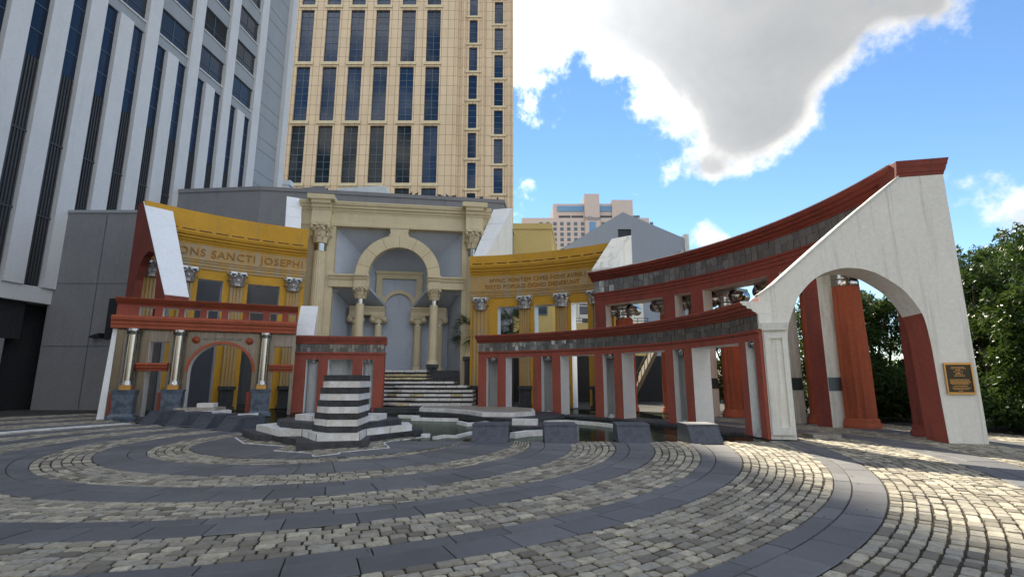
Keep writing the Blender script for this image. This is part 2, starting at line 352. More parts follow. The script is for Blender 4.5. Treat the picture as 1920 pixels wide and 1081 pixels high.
def ionic(r, h):               # scrolls face +-X ends, front along -Y
    b = MB(); b.lathe([(r*.95, 0), (r*1.1, h*.12), (r*.98, h*.2), (r*1.15, h*.55)], 16)
    for sg in (-1, 1):
        for i, (rr, l) in enumerate(((.62, 1.0), (.45, 1.08), (.2, 1.16))):
            b.tube((sg*r*1.35, -r*l, h*.42), (sg*r*1.35, r*l, h*.42), r*rr, n=14)
    b.box(-r*1.75, r*1.75, -r*.98, r*.98, h*.62, h*.86); b.box(-r*1.6, r*1.6, -r*1.15, r*1.15, h*.86, h); return b
def text_mesh(txt, size, spacing=1.0):
    c = bpy.data.curves.new('lettering', 'FONT'); c.body = txt; c.size = size; c.space_character = spacing; c.resolution_u = 3; c.align_x = 'CENTER'
    o = bpy.data.objects.new('lettering', c); COL.objects.link(o); dg = bpy.context.evaluated_depsgraph_get()
    me = bpy.data.meshes.new_from_object(o.evaluated_get(dg)); vs = [tuple(v.co) for v in me.vertices]; fs = [tuple(p.vertices) for p in me.polygons]
    es = {}
    for f in fs:
        for i in range(len(f)):
            k = (f[i], f[(i+1) % len(f)]); es[k] = 1
    ed = [k for k in es if (k[1], k[0]) not in es]
    bpy.data.objects.remove(o); bpy.data.curves.remove(c); bpy.data.meshes.remove(me); return vs, fs, ed
def put_text(mb, txt, size, fn, th=.035, spacing=1.0):   # fn(x, y, d) -> point
    vs, fs, ed = text_mesh(txt, size, spacing); n = len(vs)
    mb.mesh([fn(x, y, 0) for x, y, _ in vs]+[fn(x, y, -th) for x, y, _ in vs], [tuple(n+i for i in f) for f in fs]+[(a, b, n+b, n+a) for a, b in ed])

# ================================================================== THE SETTING: ground, paving, water
g = MB(); g.face([(-900, -900, -.035), (900, -900, -.035), (900, 900, -.035), (-900, 900, -.035)])
tag(g.build('ground', 'far_paving'), kind='structure')
EDG = [(-4.83, 14.49, 3.50, 3.14), (-5.20, 14.04, 3.82, 3.95), (-4.89, 14.00, 4.93, 4.93), (-5.06, 13.67, 5.54, 5.85), (-4.87, 13.53, 6.37, 6.84), (-5.27, 14.08, 7.91, 7.84),
       (-5.44, 14.47, 9.06, 8.63), (-5.48, 14.52, 10.08, 9.58), (-5.86, 15.07, 11.43, 10.27), (-6.29, 15.61, 13.49, 11.63), (-6.32, 15.66, 14.21, 12.29)]
def edge_r(k, ph):      # radius of paving boundary k from the fountain centre, each ring very slightly eccentric
    if k >= len(EDG): return edge_r(10, ph)+(1.78, 2.78, 4.6, 5.6, 7.6)[k-11]
    ex, ey, er, rc = EDG[k]; dx, dy = ex-CX, ey-CY; ux, uy = math.sin(R_(ph)), math.cos(R_(ph)); b = ux*dx+uy*dy
    own = b+math.sqrt(max(.01, b*b-(dx*dx+dy*dy-er*er))); t = min(1, max(0, (ph-205)/50)); t = t*t*(3-2*t)
    if ph < 90: t = max(t, min(1, (90-ph)/10))
    return own*(1-t)+rc*t
def visible(x, y, m=2.5): return y > 2.2 and abs(x) < y*1.06+m
dirtm = MB(); cob = MB(); slb = MB()
def band_poly(mb, k0, k1, p0, p1, z):
    n = int((p1-p0)/4)+1; A = [p0+(p1-p0)*i/n for i in range(n+1)]
    for a, b in zip(A, A[1:]): mb.face([AP(edge_r(k0, a), a, z), AP(edge_r(k0, b), b, z), AP(edge_r(k1, b), b, z), AP(edge_r(k1, a), a, z)])
def cobbles(k0, k1, p0, p1):
    w = edge_r(k1, 180)-edge_r(k0, 180); n = max(3, int(round(w/.150)))
    for r in range(n):
        ph = p0+random.random()*1.0
        while ph < p1:
            ra0, rb0 = edge_r(k0, ph), edge_r(k1, ph); rm = ra0+(rb0-ra0)*(r+.5)/n; L = random.choice((.15, .18, .2, .23, .27))*random.uniform(.92, 1.08); dp = math.degrees(L/rm)
            x, y = AP(rm, ph+dp/2)
            if visible(x, y) and True:
                far = y > 13; ga = random.uniform(.007, .012); gr = random.uniform(.008, .015); h = random.uniform(-.008, .004) if random.random() < .9 else -.012; dr = (rb0-ra0)/n
                r0, r1 = ra0+dr*r+gr+random.uniform(-.003, .005), ra0+dr*(r+1)-gr+random.uniform(-.005, .003); q0, q1 = ph+math.degrees(ga/rm), ph+dp-math.degrees(ga/rm)
                c1 = (r1-r0)*random.uniform(.06, .2); c2 = (q1-q0)*random.uniform(.04, .15); j = lambda s: random.uniform(-s, s)
                if far: pts = [(r0, q0), (r0, q1), (r1, q1), (r1, q0)]
                else: pts = [(r0+c1, q0), (r0, q0+c2), (r0, q1-c2), (r0+c1, q1), (r1-c1, q1), (r1, q1-c2), (r1, q0+c2), (r1-c1, q0)]
                tl = j(.003); cr, cq = (r0+r1)/2, (q0+q1)/2; aj = math.degrees(.006/rm); pts = [(a+j(.006), b+j(aj)) for a, b in pts]
                top = [AP(cr+(a-cr)*.93, cq+(b-cq)*.95, h+tl*(1 if b > cq else -1)) for a, b in pts]; low = [AP(a, b, h-.018) for a, b in pts]
                m = len(pts); ctr = AP(cr, cq, h+.001)
                cob.mesh(low+top+[ctr], [(i, (i+1) % m, m+(i+1) % m, m+i) for i in range(m)]+[(m+i, m+(i+1) % m, 2*m) for i in range(m)], False)
            ph += dp
def slabs(k0, k1, p0, p1):
    ph0 = p0+random.random()*3
    for fa, fb in ((0, .36), (.36, 1)):
        ph = ph0+random.random()*2
        while ph < p1:
            rm = edge_r(k0, ph)*.4+edge_r(k1, ph)*.6; dp = math.degrees(random.uniform(.62, .88)/rm); x, y = AP(rm, ph+dp/2)
            if visible(x, y, 4):
                ga = math.degrees(.008/rm); h = random.uniform(-.003, .003); vs = []
                qs = [ph+ga+(dp-2*ga)*i/4 for i in range(5)]
                for zz, ins in ((h, .008), (h-.012, 0)):
                    for q in qs:
                        a, b = edge_r(k0, q), edge_r(k1, q); vs += [AP(a+(b-a)*fa+.007+ins, q, zz), AP(a+(b-a)*fb-.007-ins, q, zz)]
                fs = [(2*i, 2*i+2, 2*i+3, 2*i+1) for i in range(4)]+[(2*i, 2*i+10, 2*i+12, 2*i+2) for i in range(4)]+[(2*i+1, 2*i+3, 2*i+13, 2*i+11) for i in range(4)]+[(0, 1, 11, 10), (8, 18, 19, 9)]
                slb.mesh(vs, fs)
            ph += dp
for k0 in range(0, 15):
    p0 = 90.3 if k0 < 9 else (88 if k0 == 9 else 56)
    p1 = 300.5 if k0 < 9 else 306
    band_poly(dirtm, k0, k0+1, p0, p1, -.020)
    if k0 in (0, 2, 4, 6, 8, 10, 12, 14): cobbles(k0, k0+1, p0, p1)
    else: slabs(k0, k0+1, p0, p1)
# dark apron round the island fountain, inside the first cobbled ring
for i in range(70):
    a, b = 90.3+3.0*i, 90.3+3.0*(i+1); slb.face([AP(.3, a, -.003), AP(.3, b, -.003), AP(edge_r(0, b)-.01, b, -.003), AP(edge_r(0, a)-.01, a, -.003)])
tag(dirtm.build('paving_bed', 'joint_dirt'), kind='structure')
tag(cob.build('cobblestone_paving', 'cobble_granite'), kind='structure')
tag(slb.build('slate_paving', 'slate_slab'), kind='structure')
lf = MB()
for k in range(150):
    x, y = random.uniform(-6, 9), random.uniform(4.2, 16); r = math.hypot(x-CX, y-CY)
    if r < 3.6 or y > 13.3 and x < 6: continue
    a = random.random()*2*PI; l = random.uniform(.018, .04); c, s_ = math.cos(a)*l, math.sin(a)*l; z = .012
    lf.face([(x-c, y-s_, z), (x+s_*.45, y-c*.45, z+.006), (x+c, y+s_, z+.003), (x-s_*.45, y+c*.45, z+.008)])
tag(lf.build('dry_leaves', 'bark'), kind='stuff')
wm = MB()
for i in range(40):
    a, b = -58.5+148.5*i/40, -58.5+148.5*(i+1)/40; wm.face([AP(1.2, a, -.028), AP(1.2, b, -.028), AP(18.3 if b < 74 else 12.1, b, -.028), AP(18.3 if b < 74 else 12.1, a, -.028)])
tag(wm.build('pool_water', 'pool_water'), kind='structure')
# pale marble strip laid over the cobbles to paint in their grazing-angle reflection
st = MB()
for k in range(11):
    a, b = 268+3.2*k, 262+3.2*(k+1)-.12; st.box8([AP(10.75, a, -.03), AP(10.75, b, -.03), AP(11.35, b, -.03), AP(11.35, a, -.03)], [AP(10.75, a, .012), AP(10.75, b, .012), AP(11.35, b, .012), AP(11.35, a, .012)])
tag(st.build('marble_paving_strip', 'white_marble'), kind='structure')

# ================================================================== FRONT RIGHT ARCADE (red, on an arc round the pool)
fa = thing('curved_arcade', 'low curved red arcade with square openings standing along the right of the pool', 'arcade', AP(12.2, 50, 0))
E1 = [15.88, 17.99, 20.78, 22.89, 29.87, 32.06, 34.8, 36.99, 45.75, 47.94, 50.75, 52.86, 63.94, 66.0, 68.8, 70.85, 83.0, 84.7, 86.9, 88.45]
mp = arcmap(12.2); fr, sd_, bk = MB(), MB(), MB()
grid_wall(mp, E1, [0, 2.76, 2.98], lambda i, j: j == 1 or i % 2 == 0, .78, fr, sd_)
fr.build('wall', 'red_stucco', fa); sd_.build('reveal', 'bright_white', fa)
ml = MB(); sweep(ml, mp, 15.8, 88.5, [(.75, 2.98), (-.05, 2.98), (-.07, 3.02), (-.07, 3.07), (.75, 3.07)]); ml.build('moulding', 'red_stucco', fa)
fz = MB()
def tile_frieze(mb, R, p0, p1, z0, z1, wt, dz=None, rows=2):
    n = int(R_(p1-p0)*R/wt); dz = dz or (lambda u, z: z)
    for i in range(n):
        a, b = p0+(p1-p0)*i/n, p0+(p1-p0)*(i+1)/n-.05
        zc = z0+(z1-z0)*random.choice((.45, .55, .62)) if rows == 2 else z1
        for za, zb in (((z0, zc-.008), (zc, z1)) if rows == 2 else ((z0, z1),)):
            d = random.uniform(-.008, .012); t = random.uniform(-.012, .012)
            mb.box8([AP(R+d, a, dz(a, za)), AP(R+d+t, b, dz(b, za)), AP(R+.12, b, dz(b, za)), AP(R+.12, a, dz(a, za))], [AP(R+d-t*.5, a, dz(a, zb)), AP(R+d+t, b, dz(b, zb)), AP(R+.12, b, dz(b, zb)), AP(R+.12, a, dz(a, zb))])
tile_frieze(fz, 12.2, 15.9, 88.4, 3.075, 3.495, .20); fz.build('frieze', 'frieze_tiles', fa)
co = MB(); sweep(co, mp, 15.6, 88.6, cornice(.5, 3.5, 3.87, .85)); co.build('cornice', 'red_stucco', fa)
co = MB(); sweep(co, mp, 88.61, 88.8, cornice(.5, 3.5, 3.872, .85)); sweep(co, mp, 88.46, 88.8, [(-.01, 3.075), (-.01, 3.497), (.7, 3.497), (.7, 3.075)]); co.build('white_end', 'white_stucco', fa)
co = MB(); sweep(co, mp, 15.9, 88.4, [(.13, 3.075), (.13, 3.495), (.7, 3.495), (.7, 3.075)]); co.build('core', 'grey_concrete', fa)
for i in (1, 5, 9, 13, 17):
    p0, p1 = E1[i]+.12, E1[i+1]-.12; nb = MB(); n = 8; pts = []
    for k in range(n+1):
        t = PI*k/n; pm = (p0+p1)/2; pts.append((12.42+.42*math.sin(t), pm-(p1-p0)/2*math.cos(t)))
    for a, b in zip(pts, pts[1:]): nb.face([AP(a[0], a[1], 0), AP(b[0], b[1], 0), AP(b[0], b[1], 2.75), AP(a[0], a[1], 2.75)], True)
    no = nb.build('niche', 'pale_grey_stucco', fa)
    c = AP(12.36, (p0+p1)/2); lm = MB(); lm.lathe([(.17, 2.56), (.20, 2.62), (.20, 2.70)], 14, cx=c[0], cy=c[1]); lm.lathe([(.06, 2.70), (.06, 2.755)], 8, cx=c[0], cy=c[1]); lm.build('shower_head', 'polished_steel', no)
    bs = MB(); bs.lathe([(.20, 0), (.20, .06), (.12, .16), (.10, .2)], 12, cx=c[0], cy=c[1]); bs.build('spout_base', 'pale_grey_stucco', no)
pl = MB(); sweep(pl, mp, 14.8, 82, [(-.5, -.03), (-.5, .05), (1.0, .05), (1.0, -.03)]); tag(pl.build('plinth', 'black_stone'), 'low black stone ledge under the curved red arcade', 'plinth')

# ================================================================== RIGHT ARCH WALL
P0 = (7.229, 14.497); U0 = (.97789, -.20913); N0 = (.20913, .97789); am = linemap(P0, U0, N0)
aw = thing('arch_wall', 'white buttress wall with sloping top and round arch at the right end of the plaza', 'arch', (9.7, 14.1, 0))
arch = [(4.27, 0), (4.235, 1.0), (4.21, 2.07), (4.19, 2.64), (4.12, 3.3), (3.95, 3.72), (3.68, 4.13), (3.2, 4.53), (2.95, 4.66), (2.69, 4.74), (2.28, 4.77), (1.86, 4.67), (1.62, 4.55), (1.42, 4.4), (1.2, 4.17), (1.02, 3.92), (.79, 3.38), (.67, 2.93), (.65, 2.1), (.65, 0)]
def smooth_line(P, n=4):
    o = []
    for i in range(len(P)-1):
        p0, p1, p2, p3 = P[max(0, i-1)], P[i], P[i+1], P[min(len(P)-1, i+2)]
        for k in range(n):
            t = k/n; o.append(tuple(.5*(2*p1[a]+(p2[a]-p0[a])*t+(2*p0[a]-5*p1[a]+4*p2[a]-p3[a])*t*t+(3*p1[a]-p0[a]-3*p2[a]+p3[a])*t**3) for a in (0, 1)))
    return o+[P[-1]]
arch = smooth_line(arch)
outl = [(0, 0), (0, 3.26), (.22, 3.26), (.24, 3.60), (.05, 3.72), (-.04, 4.03), (.42, 4.34), (1.2, 5.02), (1.97, 5.69), (2.73, 6.33), (3.48, 6.93), (4.0, 7.36), (5.12, 7.36), (5.14, 4.07), (5.16, 0)]
body, red, cap = MB(), MB(), MB()
def asides(li, i, a, b):
    L = outl+arch; m = (a[1]+b[1])/2; s = (a[0]+b[0])/2
    if s > 3.7 and s < 4.3 and m < 3.4: return red
    return None
plate(body, am, [outl+arch], 0, 1.0, sides=asides)
body.build('wall', 'white_stucco', aw); red.build('red_reveal', 'red_stucco', aw)
cp = MB()
for a, b in zip(outl[5:11], outl[6:12]):
    cp.face([am(a[0], -.03, a[1]+.0), am(b[0], -.03, b[1]), am(b[0], -.03, b[1]+.055), am(a[0], -.03, a[1]+.055)])
    cp.face([am(a[0], -.03, a[1]+.055), am(b[0], -.03, b[1]+.055), am(b[0], 1.03, b[1]+.055), am(a[0], 1.03, a[1]+.055)])
cp.build('coping', 'white_weathered', aw)
pf = MB(); # moulded frame of the sunk panel in the left leg
lo = [(.03, .12), (.62, .12), (.63, 2.95), (.03, 2.95)]; li = [(.17, .33), (.50, .33), (.50, 2.80), (.17, 2.80)]
plate(pf, am, [lo, li], -.055, -.002); pf.build('panel_frame', 'white_weathered', aw)
ct = MB()
for (z0, z1, e) in ((7.37, 7.47, .01), (7.472, 7.60, .04), (7.602, 7.66, .06), (7.662, 7.82, .08)):
    ct.box8([am(3.95, -e, z0), am(5.12+e*1.2, -e, z0), am(5.12+e*1.2, 1.0, z0), am(3.95, 1.0, z0)], [am(3.95, -e-.02, z1), am(5.14+e*1.6, -e-.02, z1), am(5.14+e*1.6, 1.0, z1), am(3.95, 1.0, z1)])
ct.build('cornice_end', 'dark_red_stucco', aw)
cpz = MB(); cpz.box8([am(-.03, -.09, 3.03), am(.66, -.09, 3.03), am(.66, -.002, 3.03), am(-.03, -.002, 3.03)], [am(-.03, -.12, 3.24), am(.66, -.12, 3.24), am(.66, -.002, 3.24), am(-.03, -.002, 3.24)]); cpz.build('leg_capital', 'white_weathered', aw)
pq = thing('memorial_plaque', 'bronze memorial plaque with framed dark face on the white leg of the arch', 'plaque', am(4.7, 0, 1.66))
b = MB(); b.box8([am(4.395, -.035, 1.26), am(5.02, -.035, 1.26), am(5.02, -.002, 1.26), am(4.395, -.002, 1.26)], [am(4.395, -.035, 2.065), am(5.02, -.035, 2.065), am(5.02, -.002, 2.065), am(4.395, -.002, 2.065)]); b.build('face', 'dark_bronze', pq)
b = MB(); plate(b, am, [[(4.385, 1.25), (5.03, 1.25), (5.03, 2.075), (4.385, 2.075)], [(4.42, 1.305), (4.995, 1.305), (4.995, 2.02), (4.42, 2.02)]], -.055, -.034); b.build('frame', 'bronze', pq)
b = MB()
for k, (wd, z) in enumerate([(.30, 1.955), (.34, 1.92), (.12, 1.885), (.22, 1.84), (.10, 1.80), (.16, 1.77), (.20, 1.73), (.44, 1.63), (.46, 1.60), (.42, 1.57), (.45, 1.54), (.38, 1.51), (.30, 1.46), (.40, 1.42), (.34, 1.38), (.10, 1.34)]):
    x = 4.707-wd/2
    while x < 4.707+wd/2:
        l = random.uniform(.02, .06); b.box8([am(x, -.040, z-.008), am(x+l, -.040, z-.008), am(x+l, -.0345, z-.008), am(x, -.0345, z-.008)], [am(x, -.040, z+.008), am(x+l, -.040, z+.008), am(x+l, -.0345, z+.008), am(x, -.0345, z+.008)]); x += l+.012
b.build('raised_text', 'bronze', pq)
b = MB(); b.box(8.55, 9.35, 14.75, 15.4, -.03, .10); tag(b.build('kerb_stone', 'travertine'), 'short worn kerb stone lying behind the left leg of the white arch', 'kerb')

# ================================================================== BACK RED COLONNADE
bc = thing('curved_colonnade', 'tall curved dark red colonnade with heavy cornice rising towards the white arch', 'colonnade', AP(16.7, 62, 0))
DZ = lambda u, z: z+max(0, (u-36))*.0052*(z/7.0)
E2 = [35.5, 37.7, 49.4, 51.7, 54.85, 57.1, 68.7, 70.7, 74.3, 76.5, 89.9, 91.0]
mp = arcmap(16.7); fr, sd_ = MB(), MB()
grid_wall(mp, E2, [0, 5.72, 6.02], lambda i, j: j == 1 or i % 2 == 0, .68, fr, sd_, dz=DZ)
fr.build('wall', 'dark_red_stucco', bc); sd_.build('reveal', 'white_weathered', bc)
ml = MB(); sweep(ml, mp, 35.4, 91.2, [(.68, 6.02), (-.03, 6.02), (-.03, 6.17), (-.07, 6.18), (-.07, 6.32), (-.12, 6.34), (-.12, 6.42), (.68, 6.42)], dz=DZ); ml.build('architrave', 'dark_red_stucco', bc)
fz = MB(); tile_frieze(fz, 16.68, 35.5, 91.2, 6.425, 7.075, .30, DZ); fz.build('frieze', 'frieze_tiles', bc)
ml = MB(); sweep(ml, mp, 35.5, 91.2, [(.11, 6.425), (.11, 7.075), (.66, 7.075), (.66, 6.425)], dz=DZ); ml.build('core', 'grey_concrete', bc)
ml = MB(); sweep(ml, mp, 35.0, 90.9, cornice(.55, 7.08, 7.54, .68), dz=DZ); ml.build('cornice', 'dark_red_stucco', bc)
ml = MB(); sweep(ml, mp, 35.0, 90.9, [(-.5, 7.543), (-.5, 7.59), (.68, 7.59), (.68, 7.543)], dz=DZ); ml.build('coping', 'white_weathered', bc)
colm = MB(); colm.lathe([(.62, 0), (.62, .14), (.56, .18), (.58, .26), (.53, .32)], 28); colm.lathe([(.52, .32), (.52, 2.2), (.47, 4.98)], flute=14, depth=.13)
cme = colm.data('shaft', 'orange_red_stucco')
colm = MB(); colm.lathe([(.42, 0), (.42, .14), (.37, .18), (.39, .26), (.35, .32)], 28); colm.lathe([(.34, .32), (.34, 2.2), (.31, 4.98)], flute=14, depth=.1)
cme2 = colm.data('shaft', 'dark_red_stucco')
rg = MB(); rg.lathe([(.45, 4.98), (.46, 5.0), (.46, 5.18), (.44, 5.22)], 24); rme = rg.data('steel_ring', 'polished_steel')
ic = ionic(.44, .62); icd = MB(); icd.v = [(x, y, z+5.2) for x, y, z in ic.v]; icd.f = ic.f; icd.sm = ic.sm; ime = icd.data('capital', 'polished_steel')
for ph in (39.3, 47.9, 53.2, 58.6, 66.5, 72.0, 77.9, 86.3):
    ph, cr = {77.9: (77.0, 17.75), 86.3: (86.3, 17.35), 72.0: (71.7, 18.0)}.get(ph, (ph, 17.95)); x, y = AP(cr, ph); place(cme2 if ph > 80 else cme, 'column', bc, (x, y, 0), R_(-ph), [('steel_ring', rme), ('capital', ime)])
sl = MB(); sweep(sl, arcmap(17.5), 35.6, 84, [(0.0, 5.84), (0.0, 6.3), (.95, 6.3), (.95, 5.84)], dz=DZ); sl.build('rear_beam', 'white_weathered', bc)
bd = MB()
for i in (7, 8, 10):
    u0, u1 = (E2[i], E2[i]+.001)
for u in (51.7, 57.1, 70.7, 76.5):   # dark band round the white reveals
    bd = MB()
    bd.box8([AP(16.72, u+.012, 1.25), AP(17.36, u+.012, 1.25), AP(17.36, u+.05, 1.25), AP(16.72, u+.05, 1.25)], [AP(16.72, u+.012, 1.72), AP(17.36, u+.012, 1.72), AP(17.36, u+.05, 1.72), AP(16.72, u+.05, 1.72)])
    bd.build('dark_band', 'frame_metal', bc)

# ================================================================== OCHRE WALLS right and left of the central bay
def fluted_pilaster(mb, mp, u0, u1, z0, z1, d=.16, n=4):
    w = (u1-u0)/n; mb_pts = []
    for k in range(n):
        a, b = u0+w*k, u0+w*(k+1); g_ = w*.16
        sweep(mb, mp, a+g_, b-g_, [(-.002, z0), (-d, z0), (-d, z1), (-.002, z1)])
    sweep(mb, mp, u0, u1, [(-.002, z0), (-d*.7, z0), (-d*.7, z1), (-.002, z1)])
capm = capital(.36, .80); cap_chrome = capm.data('capital', 'satin_steel')
def arc_text(mb, R, u, z, txt, size, spacing=1.0):
    fn = lambda x, y, d: AP(R+d, u+math.degrees(x/R), z+y); put_text(mb, txt, size, fn, .045, spacing)
def ochre(label, R, edges, head, pils, zz, texts, ends):
    z_arch, z_fr, z_co, z_pa, z_top = zz
    w = thing('ochre_wall', label, 'wall', AP(R, (edges[0]+edges[-1])/2, 0)); mp = arcmap(R); fr, sd_ = MB(), MB()
    grid_wall(mp, edges, [0, 1.3, head, z_arch], lambda i, j: j == 2 or i % 2 == 0, .8, fr, sd_)
    fr.build('wall', 'ochre_stucco', w); sd_.build('reveal', 'bright_white', w)
    m = MB(); sweep(m, mp, *ends, fascia(.20, z_arch, z_fr, .8)); m.build('architrave', 'ochre_weathered', w)
    m = MB(); sweep(m, mp, *ends, [(.8, z_fr), (-.02, z_fr), (-.02, z_co), (.8, z_co)]); m.build('frieze', 'ochre_weathered', w)
    m = MB(); sweep(m, mp, *ends, cornice(.42, z_co, z_pa, .8)); m.build('cornice', 'ochre_stucco', w)
    m = MB(); sweep(m, mp, *ends, [(.8, z_pa), (-.25, z_pa), (-.25, z_top), (.8, z_top)]); m.build('parapet', 'ochre_stucco', w)
    m = MB()
    for k in range(int((ends[1]-ends[0])/2.6)):
        u = ends[0]+.5+2.6*k; sweep(m, mp, u, u+2.0, [(-.253, z_pa+.10), (-.285, z_pa+.10), (-.285, z_pa+.14), (-.253, z_pa+.14)])
    m.build('conduit', 'black_metal', w)
    m = MB()
    for (u, z, t, s, sp) in texts: arc_text(m, R-.022, u, z, t, s, sp)
    m.build('inscription', 'lettering_ochre', w)
    for (a, b) in pils:
        m = MB(); fluted_pilaster(m, mp, a, b, 1.30, z_arch-.82); p = m.build('pilaster', 'ochre_weathered', w)
        u = (a+b)/2; x, y = AP(R-.06, u); me = cap_chrome
        c = bpy.data.objects.new('capital', me); COL.objects.link(c); c.parent = p; o_ = OFF[w.name]; c.location = (x-o_[0], y-o_[1], z_arch-.815-o_[2]); c.rotation_euler = (0, 0, R_(-u))
        m = MB(); da = math.degrees(.06/R)
        for (z0, z1, e, d) in ((0, .18, 1.5, .42), (.18, 1.10, .3, .30), (1.10, 1.295, 1.6, .44)):
            m.box8([AP(R-d, a-da*e, z0), AP(R-d, b+da*e, z0), AP(R-.002, b+da*e, z0), AP(R-.002, a-da*e, z0)], [AP(R-d, a-da*e, z1), AP(R-d, b+da*e, z1), AP(R-.002, b+da*e, z1), AP(R-.002, a-da*e, z1)])
        mo = m.build('pedestal', 'black_stone', p)
    return w
ochre('curved ochre wall with a two line Latin inscription between the central bay and the red colonnade', 18.5,
      [7.3, 12.9, 17.3, 20.5, 24.7, 28.0, 31.3, 36.4], 6.3, [(7.95, 11.0), (17.7, 19.6), (25.3, 27.2), (32.2, 34.2)], (6.9, 7.36, 8.36, 9.03, 9.68),
      [(21.2, 7.92, 'HVNC FONTEM CIVES NOVI AVRELI', .37, 1.10), (20.0, 7.50, 'TOTO POPULO DONO DEDERUNT', .37, 1.10)], (7.2, 36.6))
ochre('curved ochre wall inscribed with large raised Latin letters above the left red wall', 18.5,
      [-51.6, -50.4, -46.6, -43.0, -39.1, -35.1, -29.7, -25.45], 7.27, [(-51.0, -49.0), (-45.8, -43.8), (-38.0, -35.9), (-28.5, -26.4)], (7.82, 8.35, 9.22, 9.83, 11.03),
      [(-36.7, 8.56, 'FONS SANCTI JOSEPHI', .62, 1.13)], (-52.1, -25.4))

# ================================================================== SLOPING BUTTRESSES
def buttress(name, label, bot, top, z0, mat_top, mat_side):  # bot/top: two plan points each with their heights
    (a, b, zb), (c, d, zt) = bot, top
    t = thing(name, label, 'buttress', (a[0], a[1], z0)); s = MB()
    s.face([(*a, z0), (*b, z0), (*b, zb), (*a, zb)]); s.face([(*a, z0), (*a, zb), (*c, zt), (*c, z0)]); s.face([(*b, z0), (*d, z0), (*d, zt), (*b, zb)]); s.face([(*c, z0), (*c, zt), (*d, zt), (*d, z0)])
    s.build('body', mat_side, t); s = MB(); n = 3
    for k in range(n):
        f, g_ = k/n, (k+1)/n-.004; L = lambda p, q, f: (p[0]+(q[0]-p[0])*f, p[1]+(q[1]-p[1])*f)
        zz = lambda f: zb+(zt-zb)*f+.004
        s.face([(*L(a, c, f), zz(f)), (*L(b, d, f), zz(f)), (*L(b, d, g_), zz(g_)), (*L(a, c, g_), zz(g_))])
    s.build('sloping_face', mat_top, t); return t
buttress('buttress', 'narrow bright white buttress sloping down onto the left ochre wall beside the cream bay', (AP(18.28, -29.75), AP(18.28, -26.9), 11.05), (AP(20.0, -29.5), AP(20.0, -26.85), 13.6), 9.9, 'bright_white', 'white_stucco')
buttress('buttress', 'bright white buttress sloping down onto the right ochre wall beside the cream bay', (AP(18.28, 7.9), AP(18.28, 10.6), 9.70), (AP(20.2, 10.7), AP(20.2, 14.6), 13.55), 9.0, 'bright_white', 'white_stucco')
buttress('buttress', 'weathered white buttress sloping from the right ochre wall onto the red colonnade cornice', (AP(16.3, 35.7), AP(16.3, 39.7), 7.70), (AP(18.5, 36.6), AP(18.5, 40.5), 9.95), 7.60, 'white_weathered', 'white_stucco')
# left radial wall: red faces, white sloping top, arched cut
lb = thing('buttress', 'large dark red buttress wall with pale sloping top at the left end of the fountain', 'buttress', AP(16, -50, 0))
rm = lambda s, d, z: AP(s, -52.2+d, z)
out = [(14.4, 3.9), (14.4, 5.22), (13.55, 5.22), (13.6, 5.45), (14.8, 6.80), (16.0, 8.16), (17.2, 9.52), (18.5, 11.0), (19.3, 11.0), (19.3, 0), (18.3, 0), (18.25, 5.6)]
for k in range(9): t = k/8; out.append((18.2-3.3*(.5-.5*math.cos(PI*t)), 5.6+2.35*math.sin(PI*t)**.8))
out += [(14.88, 3.9)]
bw = MB(); plate(bw, rm, [out], 0, 1.1); bw.build('wall', 'dark_red_stucco', lb)
SLP = out[3:8]; sb = MB()
for p, q in zip(SLP, SLP[1:]):
    sb.box8([rm(p[0], 1.1, p[1]-.35), rm(q[0], 1.1, q[1]-.35), rm(q[0], 4.1, q[1]-.35), rm(p[0], 4.1, p[1]-.35)], [rm(p[0], 1.1, p[1]-.003), rm(q[0], 1.1, q[1]-.003), rm(q[0], 4.1, q[1]-.003), rm(p[0], 4.1, p[1]-.003)])
sb.build('slab', 'dark_red_stucco', lb)
for p, q in zip(SLP, SLP[1:]):
    L = lambda f: (p[0]+(q[0]-p[0])*f, p[1]+(q[1]-p[1])*f+.012)
    u, v = L(0), L(.992); tw = MB(); tw.box8([rm(u[0], -.03, u[1]-.012), rm(v[0], -.03, v[1]-.012), rm(v[0], 4.13, v[1]-.012), rm(u[0], 4.13, u[1]-.012)], [rm(u[0], -.03, u[1]+.02), rm(v[0], -.03, v[1]+.02), rm(v[0], 4.13, v[1]+.02), rm(u[0], 4.13, u[1]+.02)]); tw.build('facing_panel', 'bright_white', lb)

# ================================================================== LEFT RED WALL with steel columns
PL = (-17.4, 21.9); UL = (.9127, .4087); NL = (-.4087, .9127); lm_ = linemap(PL, UL, NL)
lw = thing('fountain_wall', 'red and stained stone wall with a round arch and polished steel columns on the left', 'wall', (*PL, 0))
acx, ar, asp = 4.23, 1.30, 2.0
def arc2(cx, cz, r, n=16, rz=None): return [(cx-r*math.cos(PI*k/n), cz+(rz or r)*math.sin(PI*k/n)) for k in range(n+1)]
wallo = [(0, 0), (0, 3.86), (7.34, 3.86), (7.34, 0), (7.2, 0), (7.2, 3.26), (6.40, 3.26), (6.40, 0)]+[(acx+ar, 0)]+arc2(acx, asp, ar)[::-1]+[(acx-ar, 0), (2.10, 0), (2.10, 3.33), (1.36, 3.33), (1.36, 0)]
fr, sd_ = MB(), MB()
plate(fr, lm_, [wallo], 0, .8, sides=lambda li, i, a, b: sd_)
fr.build('wall', 'stained_facing', lw); sd_.build('reveal', 'bright_white', lw)
ao = MB(); plate(ao, lm_, [arc2(acx, asp, ar+.12, 24)+arc2(acx, asp, ar, 24)[::-1]], -.07, -.002); ao.build('archivolt', 'terracotta', lw)
